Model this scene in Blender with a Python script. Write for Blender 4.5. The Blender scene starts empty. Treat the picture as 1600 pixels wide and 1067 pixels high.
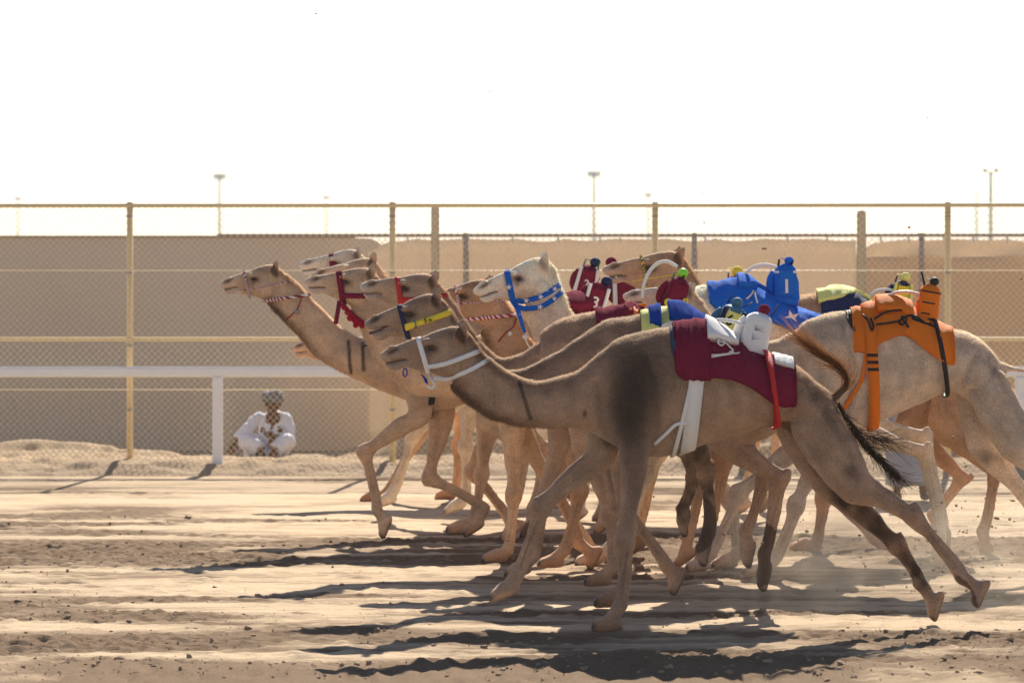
import bpy, math, random
import numpy as np
from mathutils import Vector
from mathutils.bvhtree import BVHTree
R = math.radians
rng = np.random.default_rng(7); random.seed(7)
S = bpy.context.scene
COL = S.collection

# ------------------------------------------------------------------ camera, sky, sun, exposure
F = 6000.0; HZ = 364.0; CH = 2.68            # focal length in photo pixels, horizon row, eye height (m)
cd = bpy.data.cameras.new('camera'); cam = bpy.data.objects.new('camera', cd); COL.objects.link(cam)
cam.location = (0, 0, CH); cam.rotation_euler = (R(90), 0, 0)
cd.sensor_width = 36; cd.lens = F*36/1600
cd.shift_y = -(533.5-HZ)/1600
cd.clip_start = .5; cd.clip_end = 6000
cd.dof.use_dof = True; cd.dof.focus_distance = 27.4; cd.dof.aperture_fstop = 3.6
S.camera = cam
SUN_EL, SUN_AZ = R(36.5), math.atan2(.13, 1)  # sun behind the track, a little right
w = bpy.data.worlds.new('World'); S.world = w; w.use_nodes = True
nt = w.node_tree; nt.nodes.clear()
sky = nt.nodes.new('ShaderNodeTexSky'); sky.sky_type = 'NISHITA'; sky.sun_disc = False
sky.sun_elevation = SUN_EL; sky.sun_rotation = SUN_AZ
sky.air_density = .8; sky.dust_density = .0; sky.ozone_density = 1.0; sky.altitude = 20
bg = nt.nodes.new('ShaderNodeBackground'); bg.inputs['Strength'].default_value = .08
wo = nt.nodes.new('ShaderNodeOutputWorld')
tint = nt.nodes.new('ShaderNodeVectorMath'); tint.operation = 'MULTIPLY'; tint.inputs[1].default_value = (1.05, .92, .86)   # warm white balance
nt.links.new(sky.outputs[0], tint.inputs[0]); nt.links.new(tint.outputs[0], bg.inputs[0]); nt.links.new(bg.outputs[0], wo.inputs[0])
sd = bpy.data.lights.new('sun', 'SUN'); sun = bpy.data.objects.new('sun', sd); COL.objects.link(sun)
sd.energy = 5.0; sd.angle = R(.5); sd.color = (1, .92, .79)
sdir = Vector((math.sin(SUN_AZ)*math.cos(SUN_EL), math.cos(SUN_AZ)*math.cos(SUN_EL), math.sin(SUN_EL)))
sun.rotation_euler = sdir.to_track_quat('Z', 'Y').to_euler()
S.view_settings.view_transform = 'Standard'; S.view_settings.look = 'None'
S.view_settings.exposure = .92; S.view_settings.gamma = 1; S.view_settings.use_curve_mapping = False
S.cycles.max_bounces = 8; S.cycles.diffuse_bounces = 4; S.cycles.transparent_max_bounces = 16
S.cycles.use_denoising = True
S.cycles.sample_clamp_indirect = 8

# ------------------------------------------------------------------ helpers
def P(x, y, d, dy=0.0):                      # photo pixel -> point on the plane that stands d metres away
    return np.array([(x-800)*d/F, d+dy, CH-(y-HZ)*d/F])

def srgb(r, g, b):
    f = lambda c: (c/255/12.92) if c/255 <= .04045 else ((c/255+.055)/1.055)**2.4
    return np.array([f(r), f(g), f(b)])

def tag(o, label=None, cat=None, group=None, kind=None):
    if label: o['label'] = label
    if cat: o['category'] = cat
    if group: o['group'] = group
    if kind: o['kind'] = kind
    return o

def empty(name, loc, label, cat, group=None):
    o = bpy.data.objects.new(name, None); COL.objects.link(o); o.location = loc; o.empty_display_size = .2
    bpy.context.view_layer.update()
    return tag(o, label, cat, group)

def link(name, me, mat=None, parent=None, smooth=True):
    o = bpy.data.objects.new(name, me); COL.objects.link(o)
    if mat is not None and not me.materials: me.materials.append(mat)
    if smooth and len(me.polygons): me.polygons.foreach_set('use_smooth', np.ones(len(me.polygons), bool))
    if parent is not None:
        o.parent = parent
        loc = parent.location.copy(); p = parent.parent
        while p is not None: loc = loc + p.location; p = p.parent
        # vertices are given in world coordinates: bring them into the parent's frame
        if hasattr(me, 'transform') and me.users == 1:
            from mathutils import Matrix
            me.transform(Matrix.Translation(-loc))
        else: o.location = -loc
    return o

class Geo:
    def __init__(s): s.v = []; s.f = []; s.n = 0
    def add(s, v, f):
        v = np.asarray(v, float).reshape(-1, 3); s.v.append(v)
        s.f += [tuple(i+s.n for i in q) for q in f]; s.n += len(v); return s
    def mesh(s, name):
        me = bpy.data.meshes.new(name)
        me.from_pydata(np.concatenate(s.v).tolist(), [], s.f); me.update(); return me
    def build(s, name, mat, parent=None, smooth=True): return link(name, s.mesh(name), mat, parent, smooth)

def catmull(A, sub):
    A = np.asarray(A, float); n = len(A)
    if n < 3 or sub <= 1: 
        if sub <= 1: return A
        t = np.linspace(0, 1, sub+1)[:, None]; return A[0]*(1-t)+A[-1]*t
    out = []
    for i in range(n-1):
        p0 = A[i-1] if i else 2*A[0]-A[1]; p1, p2 = A[i], A[i+1]; p3 = A[i+2] if i+2 < n else 2*A[-1]-A[-2]
        for k in range(sub):
            t = k/sub
            out.append(.5*(2*p1+(p2-p0)*t+(2*p0-5*p1+4*p2-p3)*t*t+(3*p1-p0-3*p2+p3)*t**3))
    out.append(A[-1]); return np.array(out)

def loft(T, B, W, n=20, sub=5, lat=(0, 1, 0), cap=.55, ex=1.0):
    """closed tube through stations given by a top point, a bottom point and a half width along lat"""
    A = catmull(np.column_stack([T, B, W]), sub)
    T, B, W = A[:, :3], A[:, 3:6], np.maximum(A[:, 6], .002)
    C, H = (T+B)/2, (T-B)/2; lat = np.asarray(lat, float)
    th = np.linspace(0, 2*np.pi, n, endpoint=False)
    c, s_ = np.cos(th), np.sin(th)
    if ex != 1: c, s_ = np.sign(c)*abs(c)**ex, np.sign(s_)*abs(s_)**ex
    rings = [C[i]+np.outer(c, H[i])+np.outer(s_*W[i], lat) for i in range(len(C))]
    def end(i, j):
        r = min(np.linalg.norm(H[i]), W[i])*cap; d = C[i]-C[j]; d /= np.linalg.norm(d)+1e-9
        return [C[i]+d*r*.75+(rings[i]-C[i])*.62, np.repeat((C[i]+d*r)[None], n, 0)+(rings[i]-C[i])*.05]
    a, b = end(0, 1), end(-1, -2)
    rings = [a[1], a[0]]+rings+[b[0], b[1]]
    v = np.concatenate(rings); m = len(rings); f = []
    for i in range(m-1):
        for k in range(n):
            q = (i*n+k, i*n+(k+1) % n, (i+1)*n+(k+1) % n, (i+1)*n+k); f.append(q)
    f.append(tuple(range(n))[::-1]); f.append(tuple(range((m-1)*n, m*n)))
    return v, f

def sphere(c, r, nu=14, nv=9):
    r = np.broadcast_to(np.asarray(r, float), (3,)); v, f = [], []
    for j in range(1, nv):
        a = np.pi*j/nv
        for i in range(nu):
            b = 2*np.pi*i/nu; v.append((math.sin(a)*math.cos(b), math.sin(a)*math.sin(b), math.cos(a)))
    v += [(0, 0, 1), (0, 0, -1)]; t, bt = len(v)-2, len(v)-1
    for j in range(nv-2):
        for i in range(nu): f.append((j*nu+i, (j+1)*nu+i, (j+1)*nu+(i+1) % nu, j*nu+(i+1) % nu))
    for i in range(nu): f.append((t, i, (i+1) % nu)); f.append((bt, (nv-2)*nu+(i+1) % nu, (nv-2)*nu+i))
    return np.array(v)*r+np.asarray(c, float), f

def tube(pts, r, n=8, sub=4, closed=False):
    p = np.asarray(pts, float)
    if sub > 1 and len(p) > 2: p = catmull(p, sub)
    r = np.broadcast_to(np.asarray(r, float), (len(p),)) if np.ndim(r) == 0 else np.interp(np.linspace(0, 1, len(p)), np.linspace(0, 1, len(r)), r)
    t = np.gradient(p, axis=0); t /= np.linalg.norm(t, axis=1)[:, None]+1e-9
    u = np.array([0, 0, 1.]) if abs(t[0, 2]) < .8 else np.array([0, 1., 0]); v, f = [], []
    for i in range(len(p)):
        u = u-t[i]*np.dot(u, t[i]); u /= np.linalg.norm(u)+1e-9; b = np.cross(t[i], u)
        for k in range(n):
            a = 2*np.pi*k/n; v.append(p[i]+r[i]*(u*math.cos(a)+b*math.sin(a)))
    for i in range(len(p)-1):
        for k in range(n): f.append((i*n+k, i*n+(k+1) % n, (i+1)*n+(k+1) % n, (i+1)*n+k))
    f.append(tuple(range(n))[::-1]); f.append(tuple((len(p)-1)*n+k for k in range(n)))
    return np.array(v), f

def box(c, s, bev=0.0, rot=0.0, axis='y'):
    """bevelled box: centre, full size"""
    hx, hy, hz = np.array(s)/2; b = min(bev, hx*.9, hy*.9, hz*.9)
    if b <= 0:
        v = np.array([(x, y, z) for x in (-hx, hx) for y in (-hy, hy) for z in (-hz, hz)])
        f = [(0, 1, 3, 2), (4, 6, 7, 5), (0, 4, 5, 1), (2, 3, 7, 6), (0, 2, 6, 4), (1, 5, 7, 3)]
    else:
        v, idx = [], {}
        for sx in (-1, 1):
            for sy in (-1, 1):
                for sz in (-1, 1):
                    for a in range(3):
                        q = np.array([sx*(hx-b), sy*(hy-b), sz*(hz-b)]); q[a] += (sx, sy, sz)[a]*b
                        idx[(sx, sy, sz, a)] = len(v); v.append(q)
        v = np.array(v); f = []
        I = idx
        for s0 in (-1, 1):
            for a in range(3):
                o = [k for k in range(3) if k != a]; q = []
                for (p, r_) in ((-1, -1), (1, -1), (1, 1), (-1, 1)):
                    k = [0, 0, 0]; k[a] = s0; k[o[0]] = p; k[o[1]] = r_; q.append(I[(*k, a)])
                f.append(tuple(q if (s0 > 0) ^ (a == 1) else q[::-1]))
        for a in range(3):
            o = [k for k in range(3) if k != a]
            for p in (-1, 1):
                for r_ in (-1, 1):
                    q = []
                    for (s0, m) in ((-1, o[0]), (1, o[0]), (1, o[1]), (-1, o[1])):
                        k = [0, 0, 0]; k[a] = s0; k[o[0]] = p; k[o[1]] = r_; q.append(I[(*k, m)])
                    f.append(tuple(q))
        for sx in (-1, 1):
            for sy in (-1, 1):
                for sz in (-1, 1): f.append(tuple(I[(sx, sy, sz, a)] for a in range(3)))
    if rot:
        cs, sn = math.cos(rot), math.sin(rot)
        if axis == 'y': v = np.column_stack([v[:, 0]*cs+v[:, 2]*sn, v[:, 1], -v[:, 0]*sn+v[:, 2]*cs])
        else: v = np.column_stack([v[:, 0]*cs-v[:, 1]*sn, v[:, 0]*sn+v[:, 1]*cs, v[:, 2]])
    return v+np.asarray(c, float), f

def noise2(shape, cells, seed):              # smooth value noise on a grid
    r = np.random.default_rng(seed); ny, nx = shape; cy, cx = cells
    g = r.random((cy+3, cx+3)); y = np.linspace(0, cy, ny); x = np.linspace(0, cx, nx)
    yi, xi = y.astype(int), x.astype(int); fy, fx = y-yi, x-xi; fy = fy*fy*(3-2*fy); fx = fx*fx*(3-2*fx)
    a = g[yi][:, xi]; b = g[yi][:, xi+1]; c = g[yi+1][:, xi]; d = g[yi+1][:, xi+1]
    return (a*(1-fx)+b*fx)*(1-fy)[:, None]+(c*(1-fx)+d*fx)*fy[:, None]-.5

def grid_mesh(name, xs, ys, Z, mat, cols=None):
    ny, nx = Z.shape; X, Y = np.meshgrid(xs, ys)
    me = bpy.data.meshes.new(name); v = np.column_stack([X.ravel(), Y.ravel(), Z.ravel()])
    i = (np.arange(ny-1)[:, None]*nx+np.arange(nx-1)).ravel()
    q = np.column_stack([i, i+1, i+1+nx, i+nx])
    me.vertices.add(len(v)); me.vertices.foreach_set('co', v.ravel())
    me.loops.add(q.size); me.loops.foreach_set('vertex_index', q.ravel().astype(np.int32))
    me.polygons.add(len(q)); me.polygons.foreach_set('loop_start', (np.arange(len(q))*4).astype(np.int32))
    me.update(calc_edges=True); me.validate()
    if cols is not None:
        a = me.attributes.new('col', 'FLOAT', 'POINT'); a.data.foreach_set('value', cols.ravel().astype(np.float32))
    return link(name, me, mat)

def noise3(p, scale, seed=0):                # smooth value noise at points, about -.5 .. .5
    r = np.random.default_rng(seed); g = r.random((32, 32, 32)); q = p*scale; i = np.floor(q).astype(int); f = q-i; f = f*f*(3-2*f); o = 0
    for a in (0, 1):
        for b_ in (0, 1):
            for c in (0, 1):
                o = o+g[(i[:, 0]+a) % 32, (i[:, 1]+b_) % 32, (i[:, 2]+c) % 32]*np.where(a, f[:, 0], 1-f[:, 0])*np.where(b_, f[:, 1], 1-f[:, 1])*np.where(c, f[:, 2], 1-f[:, 2])
    return o-.5

# ------------------------------------------------------------------ materials
def mat(name, color, rough=.8, noise=.0, scale=30, bump=0.0, bscale=None, spec=.3, sheen=0.0, transl=0.0, stretch=(1, 1, 1), metal=0.0):
    m = bpy.data.materials.new(name); m.use_nodes = True; t = m.node_tree; N = t.nodes; L = t.links
    b = N['Principled BSDF']; b.inputs['Roughness'].default_value = rough; b.inputs['Specular IOR Level'].default_value = spec
    b.inputs['Metallic'].default_value = metal
    b.inputs['Sheen Weight'].default_value = sheen; b.inputs['Sheen Roughness'].default_value = .4
    c = tuple(color)+(1,); b.inputs['Base Color'].default_value = c
    tc = N.new('ShaderNodeTexCoord'); mp = N.new('ShaderNodeMapping'); mp.inputs['Scale'].default_value = stretch
    L.new(tc.outputs['Object'], mp.inputs[0])
    if noise:
        n = N.new('ShaderNodeTexNoise'); n.inputs['Scale'].default_value = scale; n.inputs['Detail'].default_value = 5
        L.new(mp.outputs[0], n.inputs['Vector'])
        mx = N.new('ShaderNodeMix'); mx.data_type = 'RGBA'
        mx.inputs[6].default_value = tuple(np.array(color)*(1-noise))+(1,); mx.inputs[7].default_value = tuple(np.minimum(np.array(color)*(1+noise), .95))+(1,)
        L.new(n.outputs[0], mx.inputs[0]); L.new(mx.outputs[2], b.inputs['Base Color'])
    if bump:
        n2 = N.new('ShaderNodeTexNoise'); n2.inputs['Scale'].default_value = bscale or scale*2; n2.inputs['Detail'].default_value = 6
        L.new(mp.outputs[0], n2.inputs['Vector'])
        bp = N.new('ShaderNodeBump'); bp.inputs['Strength'].default_value = bump; bp.inputs['Distance'].default_value = .02
        L.new(n2.outputs[0], bp.inputs['Height']); L.new(bp.outputs[0], b.inputs['Normal'])
    if transl:
        tr = N.new('ShaderNodeBsdfTranslucent'); tr.inputs[0].default_value = c; ms = N.new('ShaderNodeMixShader'); ms.inputs[0].default_value = transl
        L.new(b.outputs[0], ms.inputs[1]); L.new(tr.outputs[0], ms.inputs[2]); L.new(ms.outputs[0], N['Material Output'].inputs[0])
    return m

def fur_mat(name, hair=False):
    m = bpy.data.materials.new(name); m.use_nodes = True; t = m.node_tree; N = t.nodes; L = t.links
    b = N['Principled BSDF']; b.inputs['Roughness'].default_value = .75; b.inputs['Specular IOR Level'].default_value = .10 if hair else .18
    at = N.new('ShaderNodeAttribute'); at.attribute_name = 'col'
    if hair:
        L.new(at.outputs['Color'], b.inputs['Base Color'])
        tr = N.new('ShaderNodeBsdfTranslucent'); L.new(at.outputs['Color'], tr.inputs[0])
        ms = N.new('ShaderNodeMixShader'); ms.inputs[0].default_value = .5
        L.new(b.outputs[0], ms.inputs[1]); L.new(tr.outputs[0], ms.inputs[2]); L.new(ms.outputs[0], N['Material Output'].inputs[0])
        return m
    tc = N.new('ShaderNodeTexCoord')
    n = N.new('ShaderNodeTexNoise'); n.inputs['Scale'].default_value = 5; n.inputs['Detail'].default_value = 8; n.inputs['Roughness'].default_value = .7
    L.new(tc.outputs['Object'], n.inputs['Vector'])
    mp = N.new('ShaderNodeMapping'); mp.inputs['Scale'].default_value = (160, 90, 70); L.new(tc.outputs['Object'], mp.inputs[0])
    n2 = N.new('ShaderNodeTexNoise'); n2.inputs['Scale'].default_value = 1; n2.inputs['Detail'].default_value = 3; L.new(mp.outputs[0], n2.inputs['Vector'])
    ad = N.new('ShaderNodeMath'); ad.operation = 'ADD'; L.new(n.outputs[0], ad.inputs[0]); L.new(n2.outputs[0], ad.inputs[1])
    mr = N.new('ShaderNodeMapRange'); mr.inputs[1].default_value = .70; mr.inputs[2].default_value = 1.30; mr.inputs[3].default_value = .62; mr.inputs[4].default_value = 1.36
    L.new(ad.outputs[0], mr.inputs[0])
    vm = N.new('ShaderNodeVectorMath'); vm.operation = 'SCALE'; L.new(at.outputs['Color'], vm.inputs[0]); L.new(mr.outputs[0], vm.inputs['Scale'])
    L.new(vm.outputs[0], b.inputs['Base Color'])
    bp = N.new('ShaderNodeBump'); bp.inputs['Strength'].default_value = .8; bp.inputs['Distance'].default_value = .007
    L.new(n2.outputs[0], bp.inputs['Height'])
    bp2 = N.new('ShaderNodeBump'); bp2.inputs['Strength'].default_value = .8; bp2.inputs['Distance'].default_value = .035
    L.new(n.outputs[0], bp2.inputs['Height']); L.new(bp.outputs[0], bp2.inputs['Normal']); L.new(bp2.outputs[0], b.inputs['Normal'])
    b.inputs['Sheen Weight'].default_value = .25; b.inputs['Sheen Roughness'].default_value = .35
    return m

COAT = fur_mat('camel_coat'); HAIR = fur_mat('camel_hair', True)
EYE = mat('eye_gloss', (.012, .008, .006), .08, spec=.6)
M_MAROON = mat('maroon_cloth', (.19, .014, .042), .92, .25, 60, .4, 200, spec=.04)
M_CRIM = mat('crimson_cloth', (.33, .012, .03), .8, .25, 60, .3, 200, spec=.04)
M_RED = mat('red_web', (.52, .02, .02), .7, .15, 80, .3, 300)
M_WHITE = mat('white_web', (.78, .76, .74), .75, .1, 60, .3, 300)
M_CREAM = mat('white_cord', (.74, .71, .66), .7, .1, 60)
M_BLUE = mat('blue_cloth', (.012, .14, .60), .75, .2, 60, .4, 200, spec=.04)
M_ROYAL = mat('royal_blue_cloth', (.008, .05, .30), .9, spec=.03, noise=.2, scale=60, bump=.3, bscale=200)
M_NAVY = mat('navy_cloth', (.012, .018, .075), .8, .25, 60, .3, 200)
M_YEL = mat('yellow_cloth', (.80, .62, .05), .75, .15, 60, .3, 200)
M_PYEL = mat('pale_yellow_cloth', (.78, .76, .22), .75, .15, 60, .3, 200)
M_LIME = mat('lime_plastic', (.25, .68, .05), .45, .1, 40)
M_ORANGE = mat('orange_cloth', (.95, .21, .006), .75, .15, 50, .5, 120, transl=.12)
M_BLACK = mat('black_web', (.012, .012, .014), .6, .2, 80, .2, 300)
M_TEAL = mat('teal_cloth', (.06, .17, .26), .7, .2, 60)
M_GREEN = mat('green_tape', (.01, .22, .10), .5)
M_GREY = mat('grey_metal', (.3, .3, .32), .4, .2, 50, metal=.6)
M_DENIM = mat('denim_lining', (.05, .07, .14), .9, .2, 100)
M_YPOST = mat('ochre_paint', (.70, .56, .33), .55, .15, 25, .15, 80)
M_WIRE = mat('coated_wire', (.80, .68, .48), .5, .15, 20)
M_RAIL = mat('white_rail_paint', (.88, .86, .83), .45, .06, 12, .05, 60)
M_CONC = mat('concrete_post', (.58, .46, .31), .85, .2, 8, .3, 40)
M_BPOST = mat('weathered_post', (.40, .33, .26), .7, .2, 20)
M_LAMP = mat('lamp_steel', (.16, .22, .24), .5, .1, 5)
M_SKIN = mat('skin', (.16, .075, .04), .6, .15, 40)
M_THOBE = mat('white_robe', (.74, .75, .84), .8, .06, 30, .3, 60)
M_GREYROBE = mat('grey_robe', (.32, .33, .38), .8, .06, 30, .3, 60)
M_TURBAN = mat('turban_cloth', (.20, .20, .22), .85, .3, 40, .4, 60)

# ------------------------------------------------------------------ large structure
def sand_mat(name, light, dark, attr=True, streak=True):
    m = bpy.data.materials.new(name); m.use_nodes = True; t = m.node_tree; N = t.nodes; L = t.links
    b = N['Principled BSDF']; b.inputs['Roughness'].default_value = .95; b.inputs['Specular IOR Level'].default_value = .12
    tc = N.new('ShaderNodeTexCoord')
    def nz(scale, st, det=6, rough=.6):
        mp = N.new('ShaderNodeMapping'); mp.inputs['Scale'].default_value = st; L.new(tc.outputs['Object'], mp.inputs[0])
        n = N.new('ShaderNodeTexNoise'); n.inputs['Scale'].default_value = scale; n.inputs['Detail'].default_value = det; n.inputs['Roughness'].default_value = rough
        L.new(mp.outputs[0], n.inputs['Vector']); return n
    a = nz(1.0, (.7, 3.0, 1), 9, .7) if streak else nz(1.5, (1, 1, 1), 8, .65)
    c = nz(14, (.4, 1.5, 1), 8, .75)
    ad = N.new('ShaderNodeMath'); ad.operation = 'MULTIPLY_ADD'; L.new(c.outputs[0], ad.inputs[0]); ad.inputs[1].default_value = .70; L.new(a.outputs[0], ad.inputs[2])
    if attr:
        at = N.new('ShaderNodeAttribute'); at.attribute_name = 'col'
        a2 = N.new('ShaderNodeMath'); a2.operation = 'MULTIPLY_ADD'; L.new(at.outputs['Fac'], a2.inputs[0]); a2.inputs[1].default_value = 1.0; L.new(ad.outputs[0], a2.inputs[2]); ad = a2
    mr = N.new('ShaderNodeMapRange'); mr.inputs[1].default_value = .52; mr.inputs[2].default_value = 1.05; L.new(ad.outputs[0], mr.inputs[0])
    mx = N.new('ShaderNodeMix'); mx.data_type = 'RGBA'; mx.inputs[6].default_value = tuple(dark)+(1,); mx.inputs[7].default_value = tuple(light)+(1,)
    L.new(mr.outputs[0], mx.inputs[0]); L.new(mx.outputs[2], b.inputs['Base Color'])
    f = nz(95, (.6, 1.2, 1), 5, .7)
    bp = N.new('ShaderNodeBump'); bp.inputs['Strength'].default_value = .9; bp.inputs['Distance'].default_value = .014
    L.new(f.outputs[0], bp.inputs['Height'])
    bp2 = N.new('ShaderNodeBump'); bp2.inputs['Strength'].default_value = .6; bp2.inputs['Distance'].default_value = .035
    L.new(c.outputs[0], bp2.inputs['Height']); L.new(bp.outputs[0], bp2.inputs['Normal']); L.new(bp2.outputs[0], b.inputs['Normal'])
    return m
LIGHT_SAND, DARK_SAND = (.69, .52, .345), (.23, .15, .09)
M_TRACK = sand_mat('track_sand', LIGHT_SAND, DARK_SAND)
M_BERM = sand_mat('berm_sand', (.56, .42, .28), (.34, .24, .16), False, False)
M_DESERT = sand_mat('desert_sand', (.52, .40, .27), (.40, .29, .19), False, False)

g = Geo(); g.add([(-2500, -300, -.12), (2500, -300, -.12), (2500, 4500, -.12), (-2500, 4500, -.12)], [(0, 1, 2, 3)])
tag(g.build('desert_ground', M_DESERT), 'flat pale desert ground running out to the horizon', kind='structure')

# racing track with its ruts, churned patches and ridges
xs = np.linspace(-9.5, 9.5, 640)
ys = np.concatenate([np.linspace(19.5, 24, 40)[:-1], np.linspace(24, 36, 520)[:-1], np.linspace(36, 42.75, 160)])
sh = (len(ys), len(xs)); YY = ys[:, None]
rut = noise2(sh, (120, 14), 1)*.5+noise2(sh, (60, 7), 2)*.5+noise2(sh, (230, 60), 3)*.5
rough = noise2(sh, (22, 7), 4)+.6*noise2(sh, (46, 16), 5)
band = np.interp(ys, [19, 24, 25.2, 26.5, 28, 29.5, 31, 32.3, 33.4, 35, 38, 43], [.1, .15, .22, .12, -.05, .02, .0, .22, .26, -.15, -.25, -.2])[:, None]
churn = np.clip((rough+band)*2.2, 0, 1)
fine = noise2(sh, (330, 420), 6)+.7*noise2(sh, (180, 230), 7)+.5*noise2(sh, (90, 110), 8)
Z = rut*.014+churn*fine*.036+fine*.0035+noise2(sh, (10, 6), 9)*.02+np.clip(rough, 0, 1)*.01
hoof = np.zeros(sh); hr = np.random.default_rng(77)
for k in range(900):
    fy_ = hr.uniform(23, 36.5); fx_ = hr.uniform(-.16, .16)*fy_; ra = hr.uniform(.07, .12)
    if abs(noise2((2, 2), (1, 1), k)[0, 0]) > .42: continue
    i0, i1 = np.searchsorted(ys, [fy_-.3, fy_+.3]); j0, j1 = np.searchsorted(xs, [fx_-.35, fx_+.35])
    if i1-i0 < 2 or j1-j0 < 2: continue
    q = np.hypot((xs[j0:j1][None]-fx_)/1.35, ys[i0:i1][:, None]-fy_)/ra
    hoof[i0:i1, j0:j1] += hr.uniform(.2, .6)*(-.020*np.exp(-q**4)+.013*np.exp(-((q-1.25)/.28)**2)*(1+.8*np.sin(np.arctan2(ys[i0:i1][:, None]-fy_, xs[j0:j1][None]-fx_)*3+k)))
Z = Z+hoof
Z = Z-np.clip((YY-42.3)*.3, 0, .2)-np.clip((21-YY)*.1, 0, .2)
track = grid_mesh('race_track', xs, ys, Z, M_TRACK, -.75*churn+rut*.6+.16+hoof*9-.3*np.clip(band, 0, 1)-.25*np.clip(noise2(sh, (60, 12), 21)*2+.1, 0, 1))
tag(track, 'rutted pale sand race track in the foreground', kind='structure')
def track_z(x, y):
    i = np.clip(np.searchsorted(ys, y), 0, len(ys)-1); j = np.clip(np.searchsorted(xs, x), 0, len(xs)-1); return Z[i, j]

# berm at the fence foot, sand heaps behind it
bx = np.linspace(-11, 11, 520); by = np.linspace(42.35, 47.6, 150); bs = (len(by), len(bx))
prof = np.interp(by, [42.35, 42.55, 42.9, 43.3, 44.0, 44.6, 45.4, 46.5, 47.6], [-.03, .03, .10, .12, .09, .05, .03, .0, -.03])[:, None]
heap = np.exp(-((by-44.85)/.33)**2)[:, None]*np.interp(bx, [-11, -6.6, -4.9, -4.1, -3.6, -2.3, -1.4, 2, 5, 11], [.15, .17, .16, .08, .0, 0, .27, .25, .30, .28])[None]
heap += np.exp(-((by-44.1)/.22)**2)[:, None]*np.interp(bx, [-11, -6, -5.2, -4.4, -3.9, 11], [.03, .06, .10, .08, 0, 0])[None]
lump = noise2(bs, (16, 60), 11)*.09+noise2(bs, (40, 150), 12)*.05
BZ = prof+heap*(1+.8*noise2(bs, (8, 24), 13))+lump*np.interp(by, [42.35, 42.6, 43, 45, 47.6], [.15, .7, 1, .8, .4])[:, None]
berm = grid_mesh('sand_berm', bx, by, BZ, M_BERM)
tag(berm, 'low lumpy sand bank along the foot of the fence', kind='structure')

# tall plastered wall in the shade, left
M_WALL = mat('plaster_wall', (.62, .495, .38), .9, .12, .9, .35, 14, stretch=(1, 1, .45))
wy = 49.4; wt = CH-(372.5-HZ)*wy/F; xe = (604-800)*wy/F
g = Geo(); rr = .26
pts = [(-14, -.15), (xe, -.15)]+[(xe-rr+rr*math.cos(a), wt-rr+rr*math.sin(a)) for a in np.linspace(0, np.pi/2, 7)]+[(-14, wt)]
n = len(pts); g.add([(x, wy, z) for x, z in pts]+[(x, wy+.25, z) for x, z in pts],
    [tuple(range(n))]+[tuple(range(2*n-1, n-1, -1))]+[(i, i+n, (i+1) % n+n, (i+1) % n) for i in range(n)])
wall = empty('boundary_wall', (xe-3, wy, 0), 'long plain tan plaster wall with a rounded end behind the fence on the left', 'wall')
g.build('wall_panel', M_WALL, wall, False)
g = Geo(); g.add(*box(((-14+xe-.4)/2, wy+.125, wt+.018), (14+xe-.4, .31, .036), .01)); g.build('coping', mat('wall_coping', (.42, .32, .24), .9, .1, 8), wall, False)

# back fence with shade cloth, right
fy = 47.9
bf = empty('cloth_fence', ((1000-800)*fy/F, fy, 0), 'back fence hung with sagging beige shade cloth on thin posts', 'fence')
M_CLOTH = mat('shade_cloth', (.66, .555, .44), .9, .07, 2.0, .15, 200, transl=.5)
M_CLOTH2 = mat('brown_shade_cloth', (.56, .43, .31), .9, .10, 1.6, .15, 200, transl=.42)
def cloth(x0, x1, ztop, zbot, y, name, m, sag, per):
    nx, nz_ = 140, 14; X = np.linspace(x0, x1, nx); g = Geo(); v = []
    for j in range(nz_):
        for x in X:
            s = abs(math.sin((x-x0)/per*math.pi)); zt = ztop-sag*s*(.6+.4*math.sin(x*3.1))-(.16*math.exp(-((x-x0)/.16)**2) if sag else 0)
            t = j/(nz_-1); v.append((x, y+.03*math.sin(x*5.3+t*2)*(.3+t)+.012*math.sin(x*17), zt*(1-t)+zbot*t))
    g.add(v, [(j*nx+i, (j+1)*nx+i, (j+1)*nx+i+1, j*nx+i+1) for j in range(nz_-1) for i in range(nx-1)])
    o = g.build(name, m, bf); md = o.modifiers.new('thickness', 'SOLIDIFY'); md.thickness = .004; return o
X_ = lambda px, d: (px-800)*d/F
Zt = lambda py, d: CH-(py-HZ)*d/F
xm = X_(1337, fy)
cloth(X_(574, fy), xm, Zt(373, fy), Zt(690, fy), fy, 'shade_cloth', M_CLOTH, .04, .62)
cloth(xm+.004, 10.5, Zt(374, fy), Zt(401, fy), fy, 'shade_cloth', M_CLOTH, .03, .62)
cloth(xm+.004, 10.5, Zt(401.3, fy), Zt(690, fy), fy+.012, 'brown_cloth_panel', M_CLOTH2, .0, 3)
for px in (636, 722, 800, 871, 936, 968, 1018, 1100, 1229, 1291, 1375, 1418, 1473, 1519, 1572):
    x = X_(px, fy-.03); g = Geo(); g.add(*tube([(x, fy-.05, Zt(369, fy)), (x+.01, fy-.06, Zt(373, fy)), (x+.015, fy-.055, Zt(378.5, fy))], [.012, .014, .02], 6, 3)); g.build('cloth_tie', M_WHITE, bf)
for px in (728, 1085, 1440):
    g = Geo(); x = X_(px, fy-.06); g.add(*tube([(x, fy-.06, -.1), (x, fy-.06, Zt(364, fy))], .035, 8, 1)); g.build('post', M_BPOST, bf)
g = Geo(); g.add(*tube([(X_(340, fy), fy-.06, Zt(368, fy)), (10.6, fy-.06, Zt(367, fy))], .022, 6, 1)); g.build('top_rail', M_BPOST, bf)
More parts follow.
